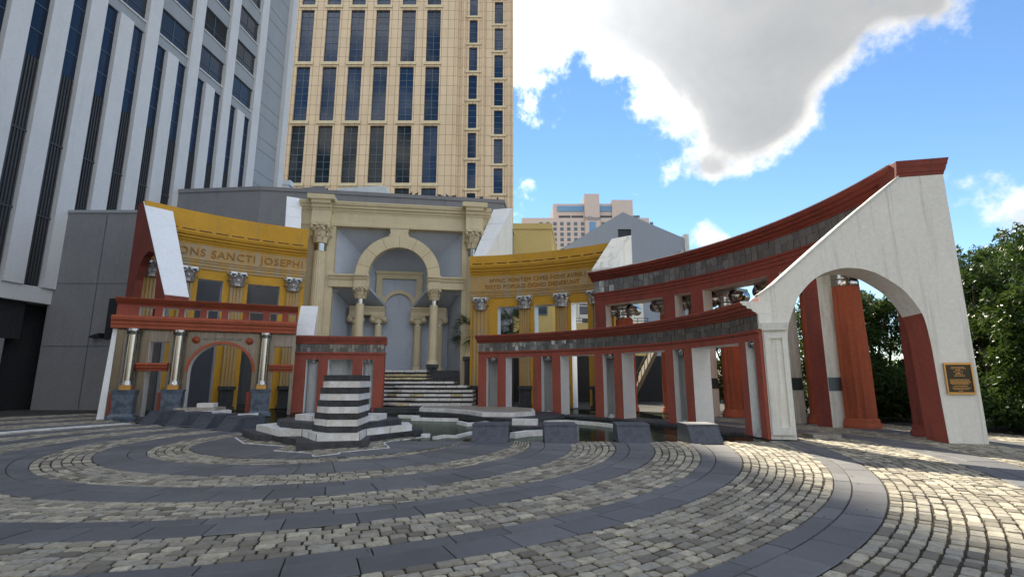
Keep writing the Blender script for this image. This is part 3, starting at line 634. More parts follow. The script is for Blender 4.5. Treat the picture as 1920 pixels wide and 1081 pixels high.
for s0, s1 in ((1.02, 2.17), (6.26, 7.30)):
    m = MB(); sweep(m, lm_, s0, s1, [(.5, 2.03), (-.12, 2.03), (-.15, 2.12), (-.24, 2.16), (-.26, 2.26), (-.34, 2.29), (-.34, 2.38), (.5, 2.38)], maxdu=9); m.build('sill', 'terracotta', lw)
for s in (3.12, 5.31):
    m = MB(); c = lm_(s, -.05, 3.45)
    u = Vector((UL[0], UL[1], 0)); n_ = Vector((-NL[0], -NL[1], 0))
    for (r, d0, d1) in ((.165, 0, .05), (.125, .05, .085), (.07, .085, .12)): m.tube(Vector(lm_(s, -d0, 3.45)), Vector(lm_(s, -d1, 3.45)), r, n=18)
    m.build('medallion', 'terracotta', lw)
m = MB()   # row of small wavy drip plates above the arch and hanging edge under the red beam
for k in range(46): s = .25+k*.152; a0 = lm_(s, -.02, 3.80); m.tube(lm_(s, -.035, 3.86), lm_(s, -.035, 3.79), .035, .02, 6)
for k in range(16):
    s = 3.42+.1*k
    if s > 5.05: break
    m.tube(lm_(s, -.03, 3.58), lm_(s+.03, -.03, 3.47), .03, .02, 5)
m.build('drip_edge', 'travertine', lw)
for s0, s1 in ((.08, .40), (1.02, 1.30), (2.12, 2.28), (2.74, 2.92), (5.58, 5.74), (6.22, 6.36)):   # polished strips beside the columns
    m = MB(); sweep(m, lm_, s0, s1, [(-.002, 1.25), (-.03, 1.25), (-.03, 3.78), (-.002, 3.78)], maxdu=9); m.build('steel_strip', 'weathered_steel', lw)
cm = MB(); cm.lathe([(.26, 0), (.26, .06), (.22, .1), (.222, .2)], 24); cm.lathe([(.222, .2), (.214, 2.16)], 28); cm.lathe([(.214, 2.16), (.255, 2.2), (.26, 2.36), (.25, 2.42)], 24)
colme = cm.data('column', 'polished_steel')
pm = MB()
for (z0, z1, w0, w1) in ((0, .12, .50, .50), (.12, .24, .46, .38), (.24, 1.05, .36, .38), (1.05, 1.22, .40, .44)):
    pm.box8([(-w0, -w0*.8, z0), (w0, -w0*.8, z0), (w0, w0*.8, z0), (-w0, w0*.8, z0)], [(-w1, -w1*.8, z1), (w1, -w1*.8, z1), (w1, w1*.8, z1), (-w1, w1*.8, z1)])
pme = pm.data('pedestal', 'blue_marble'); ang = math.atan2(UL[1], UL[0])
for s in (.80, 2.52, 6.00):
    p = lm_(s, -.34, 0); place(colme, 'column', lw, (p[0], p[1], 1.42), ang); place(pme, 'pedestal', lw, p, ang)
    m = MB(); m.box8([lm_(s-.2, -.54, 1.222), lm_(s+.2, -.54, 1.222), lm_(s+.2, -.14, 1.222), lm_(s-.2, -.14, 1.222)], [lm_(s-.2, -.54, 1.42), lm_(s+.2, -.54, 1.42), lm_(s+.2, -.14, 1.42), lm_(s-.2, -.14, 1.42)]); m.build('column_base', 'bronze', lw)
    m = MB(); m.box8([lm_(s-.62, -.05, .05), lm_(s-.42, -.05, .05), lm_(s-.42, -.003, .05), lm_(s-.62, -.003, .05)], [lm_(s-.62, -.05, 1.1), lm_(s-.42, -.05, 1.1), lm_(s-.42, -.003, 1.1), lm_(s-.62, -.003, 1.1)]); m.build('red_panel', 'red_stucco', lw)
m = MB(); m.box8([lm_(-.14, -.10, 0), lm_(.12, -.10, 0), lm_(.12, .7, 0), lm_(-.14, .7, 0)], [lm_(-.02, -.06, 3.85), lm_(.14, -.06, 3.85), lm_(.14, .7, 3.85), lm_(-.02, .7, 3.85)]); m.build('end_face', 'bright_white', lw)
m = MB(); sweep(m, lm_, -.06, 7.34, [(.8, 3.865), (-.30, 3.865), (-.30, 4.02), (-.34, 4.04), (-.34, 4.18), (-.40, 4.21), (-.42, 4.33), (-.36, 4.42), (.8, 4.42)], maxdu=9); m.build('architrave', 'orange_red_stucco', lw)
AE = [0, .83, 1.40, 1.71, 2.31, 2.54, 3.16, 3.43, 4.03, 4.31, 4.92, 5.20, 5.80, 6.10, 6.65, 6.93, 7.25, 7.34]
fr, sd_ = MB(), MB(); grid_wall(lm_, AE, [4.424, 4.47, 4.86, 4.96], lambda i, j: j != 1 or i % 2 == 0, .45, fr, sd_, maxdu=9); fr.build('attic', 'red_stucco', lw); sd_.build('attic_reveal', 'bright_white', lw)
m = MB(); sweep(m, lm_, -.03, 7.34, cornice(.36, 4.962, 5.21, .6), maxdu=9); m.build('cornice', 'orange_red_stucco', lw)

# small red gate wall right of it
PR = (-11.229, 26.175); UR = (.98926, .14614); NR = (-.14614, .98926); rm_ = linemap(PR, UR, NR)
rw = thing('gate_wall', 'small red wall with two slot openings and a steel tiled band behind the striped pedestal', 'wall', (*PR, 0))
fr, sd_ = MB(), MB(); RE = [0, .58, 1.18, 1.67, 2.90, 3.42, 3.98, 4.50]
grid_wall(rm_, RE, [0, 2.70, 2.98], lambda i, j: j == 1 or i % 2 == 0, .75, fr, sd_, maxdu=9); fr.build('wall', 'red_stucco', rw); sd_.build('reveal', 'bright_white', rw)
m = MB(); sweep(m, rm_, -.03, 4.53, [(.7, 2.983), (-.06, 2.983), (-.06, 3.08), (.7, 3.08)], maxdu=9); m.build('moulding', 'red_stucco', rw)
m = MB()
for k in range(24):
    s0 = .01+4.48*k/24; s1 = s0+4.48/24-.012; zc = 3.083+.4*random.uniform(.4, .7)
    for za, zb in ((3.083, zc-.006), (zc, 3.49)):
        d = random.uniform(-.01, .012); m.box8([rm_(s0, d, za), rm_(s1, d+random.uniform(-.01, .01), za), rm_(s1, .1, za), rm_(s0, .1, za)], [rm_(s0, d, zb), rm_(s1, d, zb), rm_(s1, .1, zb), rm_(s0, .1, zb)])
m.build('frieze', 'frieze_tiles', rw)
m = MB(); sweep(m, rm_, .02, 4.48, [(.105, 3.083), (.105, 3.49), (.7, 3.49), (.7, 3.083)], maxdu=9); m.build('core', 'grey_concrete', rw)
m = MB(); sweep(m, rm_, -.05, 4.56, cornice(.22, 3.493, 3.90, .75), maxdu=9); m.build('cornice', 'red_stucco', rw)
for s in (.88, 3.70):
    m = MB(); m.lathe([(.30, 0), (.30, 2.58)], 16, cx=rm_(s, .52, 0)[0], cy=rm_(s, .52, 0)[1]); no = m.build('niche', 'pale_grey_stucco', rw)
    m = MB(); c = rm_(s, .2, 0); m.lathe([(.13, 2.5), (.17, 2.58), (.17, 2.69)], 12, cx=c[0], cy=c[1]); m.build('shower_head', 'polished_steel', no)
m = MB(); m.box8([rm_(1.68, .6, 0), rm_(2.89, .6, 0), rm_(2.89, .72, 0), rm_(1.68, .72, 0)], [rm_(1.68, .6, 2.695), rm_(2.89, .6, 2.695), rm_(2.89, .72, 2.695), rm_(1.68, .72, 2.695)]); m.build('back_panel', 'pale_grey_stucco', rw)
bq = lambda s, d: rm_(s, d, 0)[:2]
buttress('buttress', 'small white sloping buttress between the left red wall and the small gate wall', (bq(0, -.20), bq(.90, -.20), 3.93), (bq(-.02, .45), bq(.88, .45), 5.55), 3.91, 'bright_white', 'white_stucco')

# ================================================================== CENTRAL CREAM BAY
PH = R_(-8.9); AX = (math.sin(PH), math.cos(PH)); TX = (math.cos(PH), -math.sin(PH))
O_ = (CX+AX[0]*18.8, CY+AX[1]*18.8); cb = linemap(O_, TX, AX)
cbay = thing('central_bay', 'tall cream bay with Corinthian columns and a recessed blue grey arched niche', 'niche', (*O_, 0))
m, nb = MB(), MB(); ow = [(-6.1, 0), (-6.1, 11.75), (6.5, 11.75), (6.5, 0), (4.6, 0), (4.6, 11.74), (.97, 11.74), (.90, 11.45), (1.02, 11.22)]
ow += [(.37+2.78*math.sin(R_(a)), 8.5+2.78*math.cos(R_(a))) for a in range(12, 91, 6)]+[(2.32, 8.5)]+[(.37+1.95*math.sin(R_(a)), 8.5+1.95*math.cos(R_(a))) for a in range(84, -91, -6)]+[(-2.41, 8.5)]
ow += [(.37+2.78*math.sin(R_(a)), 8.5+2.78*math.cos(R_(a))) for a in range(-84, -11, 6)]+[(-.38, 11.22), (-.24, 11.45), (-.31, 11.74), (-3.81, 11.74), (-3.81, 0)]
plate(m, cb, [ow], 0, .55); m.build('facade', 'cream_stucco', cbay)
m = MB()
for a in range(-75, 76, 25):   # voussoir joints
    sa, ca = math.sin(R_(a)), math.cos(R_(a)); w = .012
    m.box8([cb(.37+1.96*sa-w*ca, -.004, 8.5+1.96*ca+w*sa), cb(.37+1.96*sa+w*ca, -.004, 8.5+1.96*ca-w*sa), cb(.37+1.96*sa+w*ca, -.001, 8.5+1.96*ca-w*sa), cb(.37+1.96*sa-w*ca, -.001, 8.5+1.96*ca+w*sa)],
           [cb(.37+2.76*sa-w*ca, -.004, 8.5+2.76*ca+w*sa), cb(.37+2.76*sa+w*ca, -.004, 8.5+2.76*ca-w*sa), cb(.37+2.76*sa+w*ca, -.001, 8.5+2.76*ca-w*sa), cb(.37+2.76*sa-w*ca, -.001, 8.5+2.76*ca+w*sa)])
m.build('voussoir_joint', 'lettering_ochre', cbay)
m = MB(); sweep(m, cb, -6.15, 6.55, [(.5, 11.752), (-.05, 11.752), (-.05, 11.95), (-.02, 11.97), (-.02, 12.62), (.5, 12.62)], maxdu=20); m.build('frieze', 'cream_stucco', cbay)
m = MB(); sweep(m, cb, -6.15, 6.55, cornice(.42, 12.622, 13.36, .5), maxdu=20); m.build('cornice', 'cream_stucco', cbay)
for s in (-4.68, 5.37):
    m = MB(); sweep(m, cb, s-.58, s+.58, [(-.021, 11.755), (-.62, 11.755), (-.62, 11.93), (-.57, 11.95), (-.57, 12.615), (-.021, 12.615)], maxdu=9)
    sweep(m, cb, s-.60, s+.60, [(-.021, 12.617), (-.60, 12.617), (-.64, 12.72), (-.74, 12.80), (-.76, 12.95), (-.9, 13.02), (-.93, 13.2), (-1.0, 13.24), (-1.0, 13.52), (-.021, 13.52)], maxdu=9)
    sweep(m, cb, s-.84, s+.84, [(-.021, 13.25), (-1.03, 13.25), (-1.05, 13.56), (-.021, 13.56)], maxdu=9); m.build('entablature_block', 'cream_stucco', cbay)
ca_big = capital(.46, 1.30); cbig = ca_big.data('capital', 'cream_stucco'); ca_s = capital(.34, .74); csm = ca_s.data('capital', 'cream_stucco')
def col_part(s, d, r, z0, z1, ring, capme, capz, capn, mat, flute, ped, rot=PH):
    x, y, _ = cb(s, d, 0); m = MB(); m.lathe([(r*1.3, z0), (r*1.3, z0+.10), (r*1.12, z0+.14), (r*1.18, z0+.24), (r, z0+.28)], 24, cx=x, cy=y)
    m.lathe([(r, z0+.28), (r, z0+(z1-z0)*.4), (r*.93, z1)], 24, flute=flute, depth=.09, cx=x, cy=y); c = m.build('column', mat, cbay)
    m = MB(); m.lathe([(r*.90, z1), (r*.90, ring)], 24, cx=x, cy=y); m.build('steel_ring', 'polished_steel', c)
    k = bpy.data.objects.new('capital', capme); COL.objects.link(k); k.parent = c; o = OFF[cbay.name]; k.location = (x-o[0], y-o[1], capz-o[2]); k.rotation_euler = (0, 0, -rot)
    if ped:
        w, p0, p1, pm_ = ped; m = MB()
        for (a, b, e) in ((p0, p0+.2, 1.12), (p0+.2, p1-.22, .92), (p1-.22, p1, 1.15)):
            m.box8([cb(s-w*e, d-w*e, a), cb(s+w*e, d-w*e, a), cb(s+w*e, d+w*e, a), cb(s-w*e, d+w*e, a)], [cb(s-w*e, d-w*e, b), cb(s+w*e, d-w*e, b), cb(s+w*e, d+w*e, b), cb(s-w*e, d+w*e, b)])
        m.build('pedestal', pm_, c)
for s in (-4.68, 5.37): col_part(s, -.12, .43, 3.15, 9.92, 10.43, cbig, 10.42, 1, 'cream_stucco', 20, (.52, 0, 3.15, 'black_stone'))
for s in (-2.01, 2.78): col_part(s, .15, .285, 2.65, 6.56, 6.9, csm, 6.88, 1, 'cream_stucco', 0, (.36, .2, 2.65, 'black_stone'))
for s0, s1, q in ((-4.02, -1.50, -2.01), (2.28, 4.74, 2.78)):
    m = MB(); sweep(m, cb, s0, s1, [(.5, 7.63), (-.10, 7.63), (-.10, 8.08), (-.16, 8.12), (-.22, 8.30), (-.30, 8.34), (-.30, 8.45), (.5, 8.45)], maxdu=9)
    sweep(m, cb, q-.40, q+.40, [(-.31, 7.63), (-.31, 8.08), (-.38, 8.14), (-.44, 8.30), (-.52, 8.34), (-.52, 8.49), (-.1, 8.49), (-.102, 7.632)], maxdu=9); m.build('side_entablature', 'cream_stucco', cbay)
m = MB()   # splayed walls and ceiling of the niche, lower walls, back wall
q4 = lambda a, b, c, d: m.face([cb(*a), cb(*b), cb(*c), cb(*d)])
q4((-3.81, .55, 7.4), (-1.32, 2.7, 7.4), (-1.32, 2.7, 9.30), (-3.81, .55, 11.75)); q4((4.6, .55, 7.4), (1.95, 2.7, 7.4), (1.95, 2.7, 9.30), (4.6, .55, 11.75))
q4((-3.81, .55, 11.75), (4.6, .55, 11.75), (1.95, 2.7, 9.30), (-1.32, 2.7, 9.30)); q4((-1.32, 2.7, 6.3), (1.95, 2.7, 6.3), (1.95, 2.7, 9.30), (-1.32, 2.7, 9.30))
q4((-3.81, .55, 0), (-3.0, 2.75, 0), (-3.0, 2.75, 7.6), (-3.81, .55, 7.6)); q4((4.6, .55, 0), (3.8, 2.75, 0), (3.8, 2.75, 7.6), (4.6, .55, 7.6)); q4((-3.0, 2.72, 0), (3.8, 2.72, 0), (3.8, 2.72, 7.2), (-3.0, 2.72, 7.2))
for s0, s1, t0, t1 in ((-3.80, -1.52, -2.95, -.52), (2.3, 4.59, 1.2, 3.75)):
    m.box8([cb(s0, .5, 7.62), cb(s1, .5, 7.62), cb(t1, 2.7, 6.66), cb(t0, 2.7, 6.66)], [cb(s0, .5, 7.8), cb(s1, .5, 7.8), cb(t1, 2.7, 6.86), cb(t0, 2.7, 6.86)])
m.build('niche_lining', 'blue_grey_stucco', cbay)
m = MB(); fo = [(-1.30, 6.72), (-1.30, 9.28), (1.93, 9.28), (1.93, 6.72), (1.27, 6.72)]+[(.32+.95*math.cos(R_(a)), 6.76+.95*math.sin(R_(a))) for a in range(0, 181, 10)]+[(-.63, 6.72)]
fh = [(-.88, 7.42), (-.88, 8.78), (1.50, 8.78), (1.50, 7.42)]+[(.32+1.2*math.cos(R_(a)), 6.76+1.2*math.sin(R_(a))) for a in range(36, 146, 9)]
plate(m, cb, [fo, fh], 2.5, 2.695); sweep(m, cb, -1.34, 1.97, [(2.69, 9.1), (2.42, 9.1), (2.38, 9.3), (2.69, 9.3)], maxdu=9); m.build('inner_frame', 'cream_stucco', cbay)
ici = ionic(.30, .58); icm = ici.data('capital', 'cream_stucco')
for s in (-2.52, -1.0, 1.70, 3.20): col_part(s, 2.25, .265, 2.28, 5.42, 5.52, icm, 5.50, 1, 'cream_stucco', 0, None)
for s0, s1 in ((-2.95, -.58), (1.22, 3.66)):
    m = MB(); sweep(m, cb, s0, s1, [(2.65, 6.08), (1.95, 6.08), (1.95, 6.36), (1.90, 6.38), (1.86, 6.52), (1.80, 6.55), (1.80, 6.655), (2.65, 6.655)], maxdu=9); m.build('inner_entablature', 'cream_stucco', cbay)
m = MB(); m.box8([cb(-3.75, -.1, 0), cb(4.55, -.1, 0), cb(3.7, 2.7, 0), cb(-2.95, 2.7, 0)], [cb(-3.75, -.1, 2.26), cb(4.55, -.1, 2.26), cb(3.7, 2.7, 2.26), cb(-2.95, 2.7, 2.26)]); m.build('floor', 'black_stone', cbay)

# ================================================================== CASCADE STEPS, alternating white and black courses
cs = thing('cascade_steps', 'stepped cascade of alternating black and white stone courses below the cream bay', 'steps', (-6, 29, 0))
ZT = [2.25, 1.99, 1.79, 1.55, 1.32, 1.07, .85, .64, .41]; YF = [31.9, 31.3, 30.85, 30.35, 29.8, 29.3, 28.7, 28.0, 27.2]
XR = [-5.35, -5.25, -5.15, -3.45, -2.62, -2.25, -2.2, -2.12, -2.1]; JOG = [-9, -9, -9, -7.6, -6.4, -6.3, -6.5, -5.3, -6.2]
for k in range(9):
    zt, y, xr, jx = ZT[k], YF[k], XR[k], JOG[k]; zb = ZT[k+1] if k < 8 else .12; zm = zt-.115
    back = y+ (.5 if k < 8 else .6) + 1.9
    def outline(e):
        if k < 3: return [(-11.5, y+.15+e), (-8.2, y+.1+e), (xr-e, y+e), (xr-e, back), (-11.5, back)]
        return [(-11.5, y+1.0+e), (jx-.7, y+.85+e), (jx, y+.2+e), (xr-1.2, y+e), (xr-e, y+.1+e), (xr-e, back), (-11.5, back)]
    wmat = 'yellow_marble' if k in (1, 2) else 'white_marble'
    o = outline(0); m = MB(); m.prism(o, zm, zt)
    m.build('white_course', 'travertine', cs)
    front = (o[:3] if k < 3 else o[:5]); fb = MB(); mi = []
    for p, q in zip(front, front[1:]):
        L = math.hypot(q[0]-p[0], q[1]-p[1]); n = max(1, round(L/.7)); ux, uy = (q[0]-p[0])/L, (q[1]-p[1])/L
        for j in range(n):
            a0, a1 = L*j/n+.015, L*(j+1)/n-.015; e0 = random.uniform(.02, .06)
            P = lambda t, d: (p[0]+ux*t+uy*d, p[1]+uy*t-ux*d)
            mi += [1 if random.random() < (.85 if wmat == 'yellow_marble' else .14) else 0]*6; fb.prism([P(a0, e0), P(a1, e0), P(a1, -.28), P(a0, -.28)], zm+.004, zt+random.uniform(.002, .02))
    fb.build('marble_block_row', ['white_marble', 'yellow_marble'], cs, midx=mi)
    m = MB(); m.prism(outline(.05), zb-.02 if k < 8 else -.03, zm-.003); m.build('black_course', 'black_stone', cs)
m = MB(); m.prism([(-11.5, 27.9), (-8.5, 26.9), (-5.5, 26.6), (-3.2, 26.2), (-2.0, 26.7), (-2.0, 30), (-11.5, 30)], -.03, .22); m.build('base_course', 'black_stone', cs)

# low stepped terraces in the pool (an outline of a coast): each slab a thing
def slab_pile(name, label, cat, layers, loc):
    t = thing(name, label, cat, loc)
    for (poly, z0, z1, mat) in layers: m = MB(); m.prism(poly, z0, z1); m.build('stone_layer', mat, t)
    return t
slab_pile('stone_terrace', 'long low terrace with white stone edge over black base in mid pool', 'terrace',
          [([(-4.5, 24.2), (-3.1, 23.3), (-1.95, 21.9), (-1.0, 20.6), (.2, 19.3), (1.5, 20.2), (2.3, 22.6), (1.4, 26.5), (-1, 28.2), (-4.8, 27)], -.03, .17, 'black_stone'),
           ([(-4.4, 24.5), (-3.1, 23.8), (-2.0, 22.5), (-1.2, 20.9), (.07, 20.7), (.97, 21.6), (1.0, 24.2), (-1.2, 27.2), (-4.6, 26.5)], .173, .33, 'white_marble'), ([(-4.3, 24.8), (-3.0, 24.1), (-1.9, 22.9), (-1.1, 21.3), (.03, 21.1), (.85, 21.9), (.9, 24.1), (-1.2, 27.0), (-4.5, 26.3)], .3305, .336, 'travertine')], (-2, 23, 0))
slab_pile('stone_terrace', 'small white block on a dark slab behind the stone blocks at the pool edge', 'terrace',
          [([(-.45, 19.0), (.02, 17.0), (1.05, 16.9), (1.3, 18.6), (.9, 19.0), (-.2, 19.2)], -.03, .13, 'black_stone'), ([(0, 17.5), (.85, 17.35), (.9, 17.8), (.02, 17.95)], .133, .32, 'white_marble')], (.4, 17.8, 0))
slab_pile('stone_terrace', 'thin white stepped coping in the water right of the striped pedestal', 'terrace',
          [([(-5.1, 23.4), (-4.1, 23.0), (-3.95, 21.8), (-2.2, 21.2), (-2.35, 21.0), (-4.2, 21.55), (-4.3, 22.7), (-5.1, 23.1)], -.03, .09, 'white_marble'), ([(-2.0, 19.9), (-1.6, 19.1), (-1.0, 19.8), (-.7, 19.2), (-.75, 18.95), (-1.05, 19.5), (-1.65, 18.8), (-2.1, 19.7)], -.03, .09, 'white_marble')], (-3, 21, 0))
def ribbon(pts, w): 
    L = [Vector((a, b)) for a, b in pts]; A, B = [], []
    for i, p in enumerate(L):
        d = (L[min(i+1, len(L)-1)]-L[max(i-1, 0)]).normalized(); n = Vector((-d.y, d.x))*w/2; A.append(tuple(p+n)); B.append(tuple(p-n))
    return A+B[::-1]
slab_pile('pool_kerb', 'thin white curved kerb in the water behind the right stone blocks', 'kerb', [(ribbon([(1.28, 19.9), (1.62, 20.2), (2.1, 20.3), (2.55, 19.9), (3.2, 19.1), (3.75, 18.1), (4.6, 17.7)], .16), -.03, .09, 'white_marble')], (2.5, 19.5, 0))
slab_pile('pool_kerb', 'short tiled white kerb at the water edge between the first two right stone blocks', 'kerb', [(ribbon([(.02, 15.0), (.45, 15.6), (1.0, 15.85), (1.9, 15.9)], .2), -.03, .13, 'white_marble')], (.7, 15.5, 0))
slab_pile('pool_kerb', 'white edging stones along the cobbles left of the right stone blocks', 'kerb', [([(-2.72, 15.6), (-2.45, 15.6), (-2.4, 15.2), (-2.66, 15.2)], -.03, .05, 'white_marble'), (ribbon([(-2.2, 14.75), (-1.95, 15.2), (-1.6, 15.1), (-1.25, 16.2)], .14), -.03, .05, 'white_marble')], (-2, 15, 0))
slab_pile('slab_pile', 'stepped pile of white and dark slabs before the arch of the left red wall', 'slabs',
          [([(-15.0, 20.6), (-13.2, 21.0), (-11.5, 21.1), (-10.9, 22.4), (-11.8, 24.2), (-14.2, 23.1), (-15.3, 21.7)], -.03, .16, 'black_stone'), ([(-14.35, 20.6), (-13.4, 21.5), (-12.8, 21.7), (-12.45, 22.9), (-12.9, 23.5), (-14.4, 22.8), (-14.9, 21.4)], .163, .32, 'white_marble'),
           ([(-14.4, 21.9), (-13.7, 22.0), (-12.95, 22.5), (-13.0, 23.4), (-14.2, 22.9)], .323, .46, 'travertine'), ([(-13.75, 22.45), (-13.1, 22.6), (-13.2, 23.1), (-13.8, 22.95)], .463, .64, 'white_marble'), ([(-11.9, 21.2), (-10.9, 22.2), (-11.1, 22.6), (-12.1, 21.6)], .163, .22, 'white_marble'),
           ([(-16.2, 21.0), (-15.3, 20.4), (-14.9, 20.9), (-15.9, 21.6)], -.03, .12, 'blue_marble')], (-13.5, 22, 0))

# ================================================================== STRIPED ISLAND FOUNTAIN
isl = thing('striped_pedestal', 'octagonal pedestal of black and white striped stone on a star shaped stepped base', 'fountain', (-4.5, 13.6, 0))
def star(layer, z0, z1, mat, name='base_layer', blocks=0):
    m = MB(); m.prism(layer, z0, z1); m.build(name, mat, isl)
base = [(-8.0, 15.4), (-6.95, 14.05), (-6.25, 13.85), (-5.35, 12.9), (-4.98, 12.06), (-3.52, 12.75), (-3.75, 13.85), (-2.66, 15.5), (-2.9, 16.4), (-5, 17), (-7.6, 16.3)]
star(base, -.03, .18, 'black_stone')
wt_ = [(-7.45, 15.1), (-6.05, 13.5), (-5.5, 13.62), (-4.68, 12.42), (-3.68, 12.6), (-3.84, 13.7), (-2.9, 15.05), (-3.2, 16.0), (-5, 16.4), (-7.1, 16)]
m = MB(); gp = MB()
def blocks_layer(poly, z0, z1, maxl, gap=.035):
    m = MB(); cx = sum(p[0] for p in poly)/len(poly); cy = sum(p[1] for p in poly)/len(poly)
    for a, b in zip(poly, poly[1:]+poly[:1]):
        L = math.hypot(b[0]-a[0], b[1]-a[1]); n = max(1, round(L/maxl)); ins = .26
        for k in range(n):
            f, g_ = k/n+gap/L*.5, (k+1)/n-gap/L*.5; p = (a[0]+(b[0]-a[0])*f, a[1]+(b[1]-a[1])*f); q = (a[0]+(b[0]-a[0])*g_, a[1]+(b[1]-a[1])*g_)
            I = lambda p: (p[0]+(cx-p[0])*ins, p[1]+(cy-p[1])*ins)
            z = z1+random.uniform(-.004, .003); m.prism([p, q, I(q), I(p)], z0, z)
    return m
blocks_layer(wt_, .182, .35, .75).build('marble_block_course', 'white_marble', isl)
star([(cx*.985-4.75*-.015*-1, cy*.985+.21) for cx, cy in wt_], .1, .335, 'black_stone')
dk = [(-6.9, 15.2), (-6.35, 14.2), (-5.65, 13.75), (-4.9, 13.3), (-3.95, 13.3), (-3.75, 14.1), (-3.2, 15.0), (-3.5, 15.9), (-5, 16.2), (-6.7, 15.8)]
star(dk, .352, .505, 'black_stone')
blocks_layer([(-6.2, 14.75), (-5.5, 14.25), (-4.6, 13.95), (-3.75, 14.45), (-3.7, 15.3), (-5, 15.6), (-6.1, 15.4)], .507, .66, .6).build('marble_block_course', 'white_marble', isl)
for k in range(9):
    z0 = .352+.155*k; z1 = z0+.152; t = k/8; ch = .52-.34*t**1.3; e = -.03 if k % 2 == 0 else 0; e2 = .06 if k == 8 else e
    # front face, left chamfer, back
    poly = [(-4.53-ch*.0-e2*.3+ (0.0), 12.67-e), (-3.78+e, 12.67-e), (-3.92+e, 14.2), (-4.9, 14.3), (-4.53-ch, 13.9), (-4.53-ch+e, 12.67+ch)]
    m = MB(); m.prism(poly, z0, z1); m.build('stone_course', 'black_stone' if k % 2 == 0 else 'white_marble', isl)
# white inlaid line and cobble fill around its foot
lp = [(-7.96, 14.97), (-6.98, 13.58), (-5.56, 12.98), (-5.53, 12.18), (-4.51, 11.81), (-4.28, 11.31), (-3.87, 11.69), (-3.93, 11.93), (-2.99, 12.7), (-3.41, 13.81), (-2.59, 15.17)]
m = MB()
for a, b in zip(lp, lp[1:]): m.prism(ribbon([a, b], .05), -.02, .004)
tag(m.build('inlaid_line', 'white_marble'), kind='structure')
m = MB()
for k in range(420):
    i = random.randrange(len(lp)-1); f = random.random(); px = lp[i][0]+(lp[i+1][0]-lp[i][0])*f; py = lp[i][1]+(lp[i+1][1]-lp[i][1])*f; q = random.uniform(.04, .42); px += (-4.7-px)*q; py += (14.2-py)*q
    a = random.random()*PI; l, w = random.uniform(.06, .13), random.uniform(.04, .08); c, s = math.cos(a), math.sin(a)
    P = [(px+c*x*l-s*y*w, py+s*x*l+c*y*w) for x, y in ((-1, -1), (1, -1), (1, 1), (-1, 1))]; m.prism(P, -.02, random.uniform(.0, .022))
tag(m.build('rubble_fill', 'cobble_granite'), kind='structure')

# ================================================================== STONE SEATS either side of the pool
sides = [((-1.07, 13.66), (-.11, 13.64)), ((.87, 13.64), (1.75, 13.64)), ((2.81, 13.70), (3.68, 13.64)), ((4.72, 13.64), (5.55, 13.64))]
lab = ['dark stone block at the pool edge nearest the striped pedestal, sloping front', 'dark stone block second along the right pool edge from the striped pedestal', 'dark stone block third along the right pool edge from the striped pedestal', 'dark stone block with sunlit top nearest the white arch']
lft = [((-14.35, 19.9), (-13.55, 19.45)), ((-12.75, 19.0), (-11.95, 18.5)), ((-11.2, 17.95), (-10.4, 17.5)), ((-9.72, 16.95), (-8.95, 16.45))]
llab = ['dark wedge stone block farthest left, beside the white paving strip', 'dark wedge stone block second from the left red wall', 'dark wedge stone block second from the striped pedestal on its left', 'dark wedge stone block on the left closest to the striped pedestal']
for (ab, lb_) in list(zip(sides, lab))+list(zip(lft, llab)):
    (a, b) = ab; d = Vector((b[0]-a[0], b[1]-a[1])).normalized(); n = Vector((-d.y, d.x))
    if n.y < 0: n = -n
    P = lambda p, k: (p[0]+n.x*k, p[1]+n.y*k); t = thing('stone_block', lb_, 'stone block', (a[0], a[1], 0), 'dark stone blocks along the pool'); h = .45
    m = MB(); m.box8([(*a, -.02), (*b, -.02), (*P(b, 1.15), -.02), (*P(a, 1.15), -.02)], [(*P(a, .34), h-.05), (*P(b, .34), h-.05), (*P(b, 1.15), h-.05), (*P(a, 1.15), h-.05)]); m.build('block', 'dark_block_stone', t)
    m = MB(); e = .012; a2, b2 = (a[0]-d.x*e, a[1]-d.y*e), (b[0]+d.x*e, b[1]+d.y*e)
    m.box8([(*P(a2, .325), h-.048), (*P(b2, .325), h-.048), (*P(b2, 1.16), h-.048), (*P(a2, 1.16), h-.048)], [(*P(a2, .35), h), (*P(b2, .35), h), (*P(b2, 1.16), h), (*P(a2, 1.16), h)]); m.build('top_slab', 'dark_block_stone', t)

# ================================================================== GREY BUILDING behind the fountain
gb = thing('grey_building', 'plain grey windowless building wrapping behind the ochre walls and cream bay', 'building', (-15, 38, 0))
A_ = [(-27.3, 29.2), (-20.4, 29.2), (-20.4, 37.0), (-26.6, 37.4)]
m = MB(); m.prism(A_, -.03, 11.62); m.build('low_wing', 'grey_concrete', gb)
m = MB(); m.prism([(-27.35, 29.14), (-20.34, 29.14), (-20.34, 37.0), (-26.6, 37.4)], 11.623, 11.80); m.build('roof_edge', 'tower_panel', gb)
B_ = [(-26.13, 37.35), (-19.4, 36.75), (-.66, 39.67), (.4, 52), (-26, 60)]
m = MB(); m.prism(B_, -.03, 16.05); m.build('main_block', 'grey_concrete', gb)
m = MB(); m.prism([(-26.2, 37.29), (-19.4, 36.68), (-.6, 39.61), (.47, 52), (-26, 60)], 16.053, 16.36); m.build('parapet', 'grey_concrete', gb)
for z in (3.55, 7.25):
    m = MB(); m.box(-27.25, -20.45, 29.19, 29.198, z, z+.03); m.build('panel_seam', 'frame_metal', gb)
m = MB(); m.box(-24.6, -24.56, 29.19, 29.198, 0, 11.5); m.build('panel_seam', 'frame_metal', gb)
m = MB(); m.box(-23.6, -22.9, 29.05, 29.19, 4.0, 6.35); m.build('dark_frame', 'dark_interior', gb)
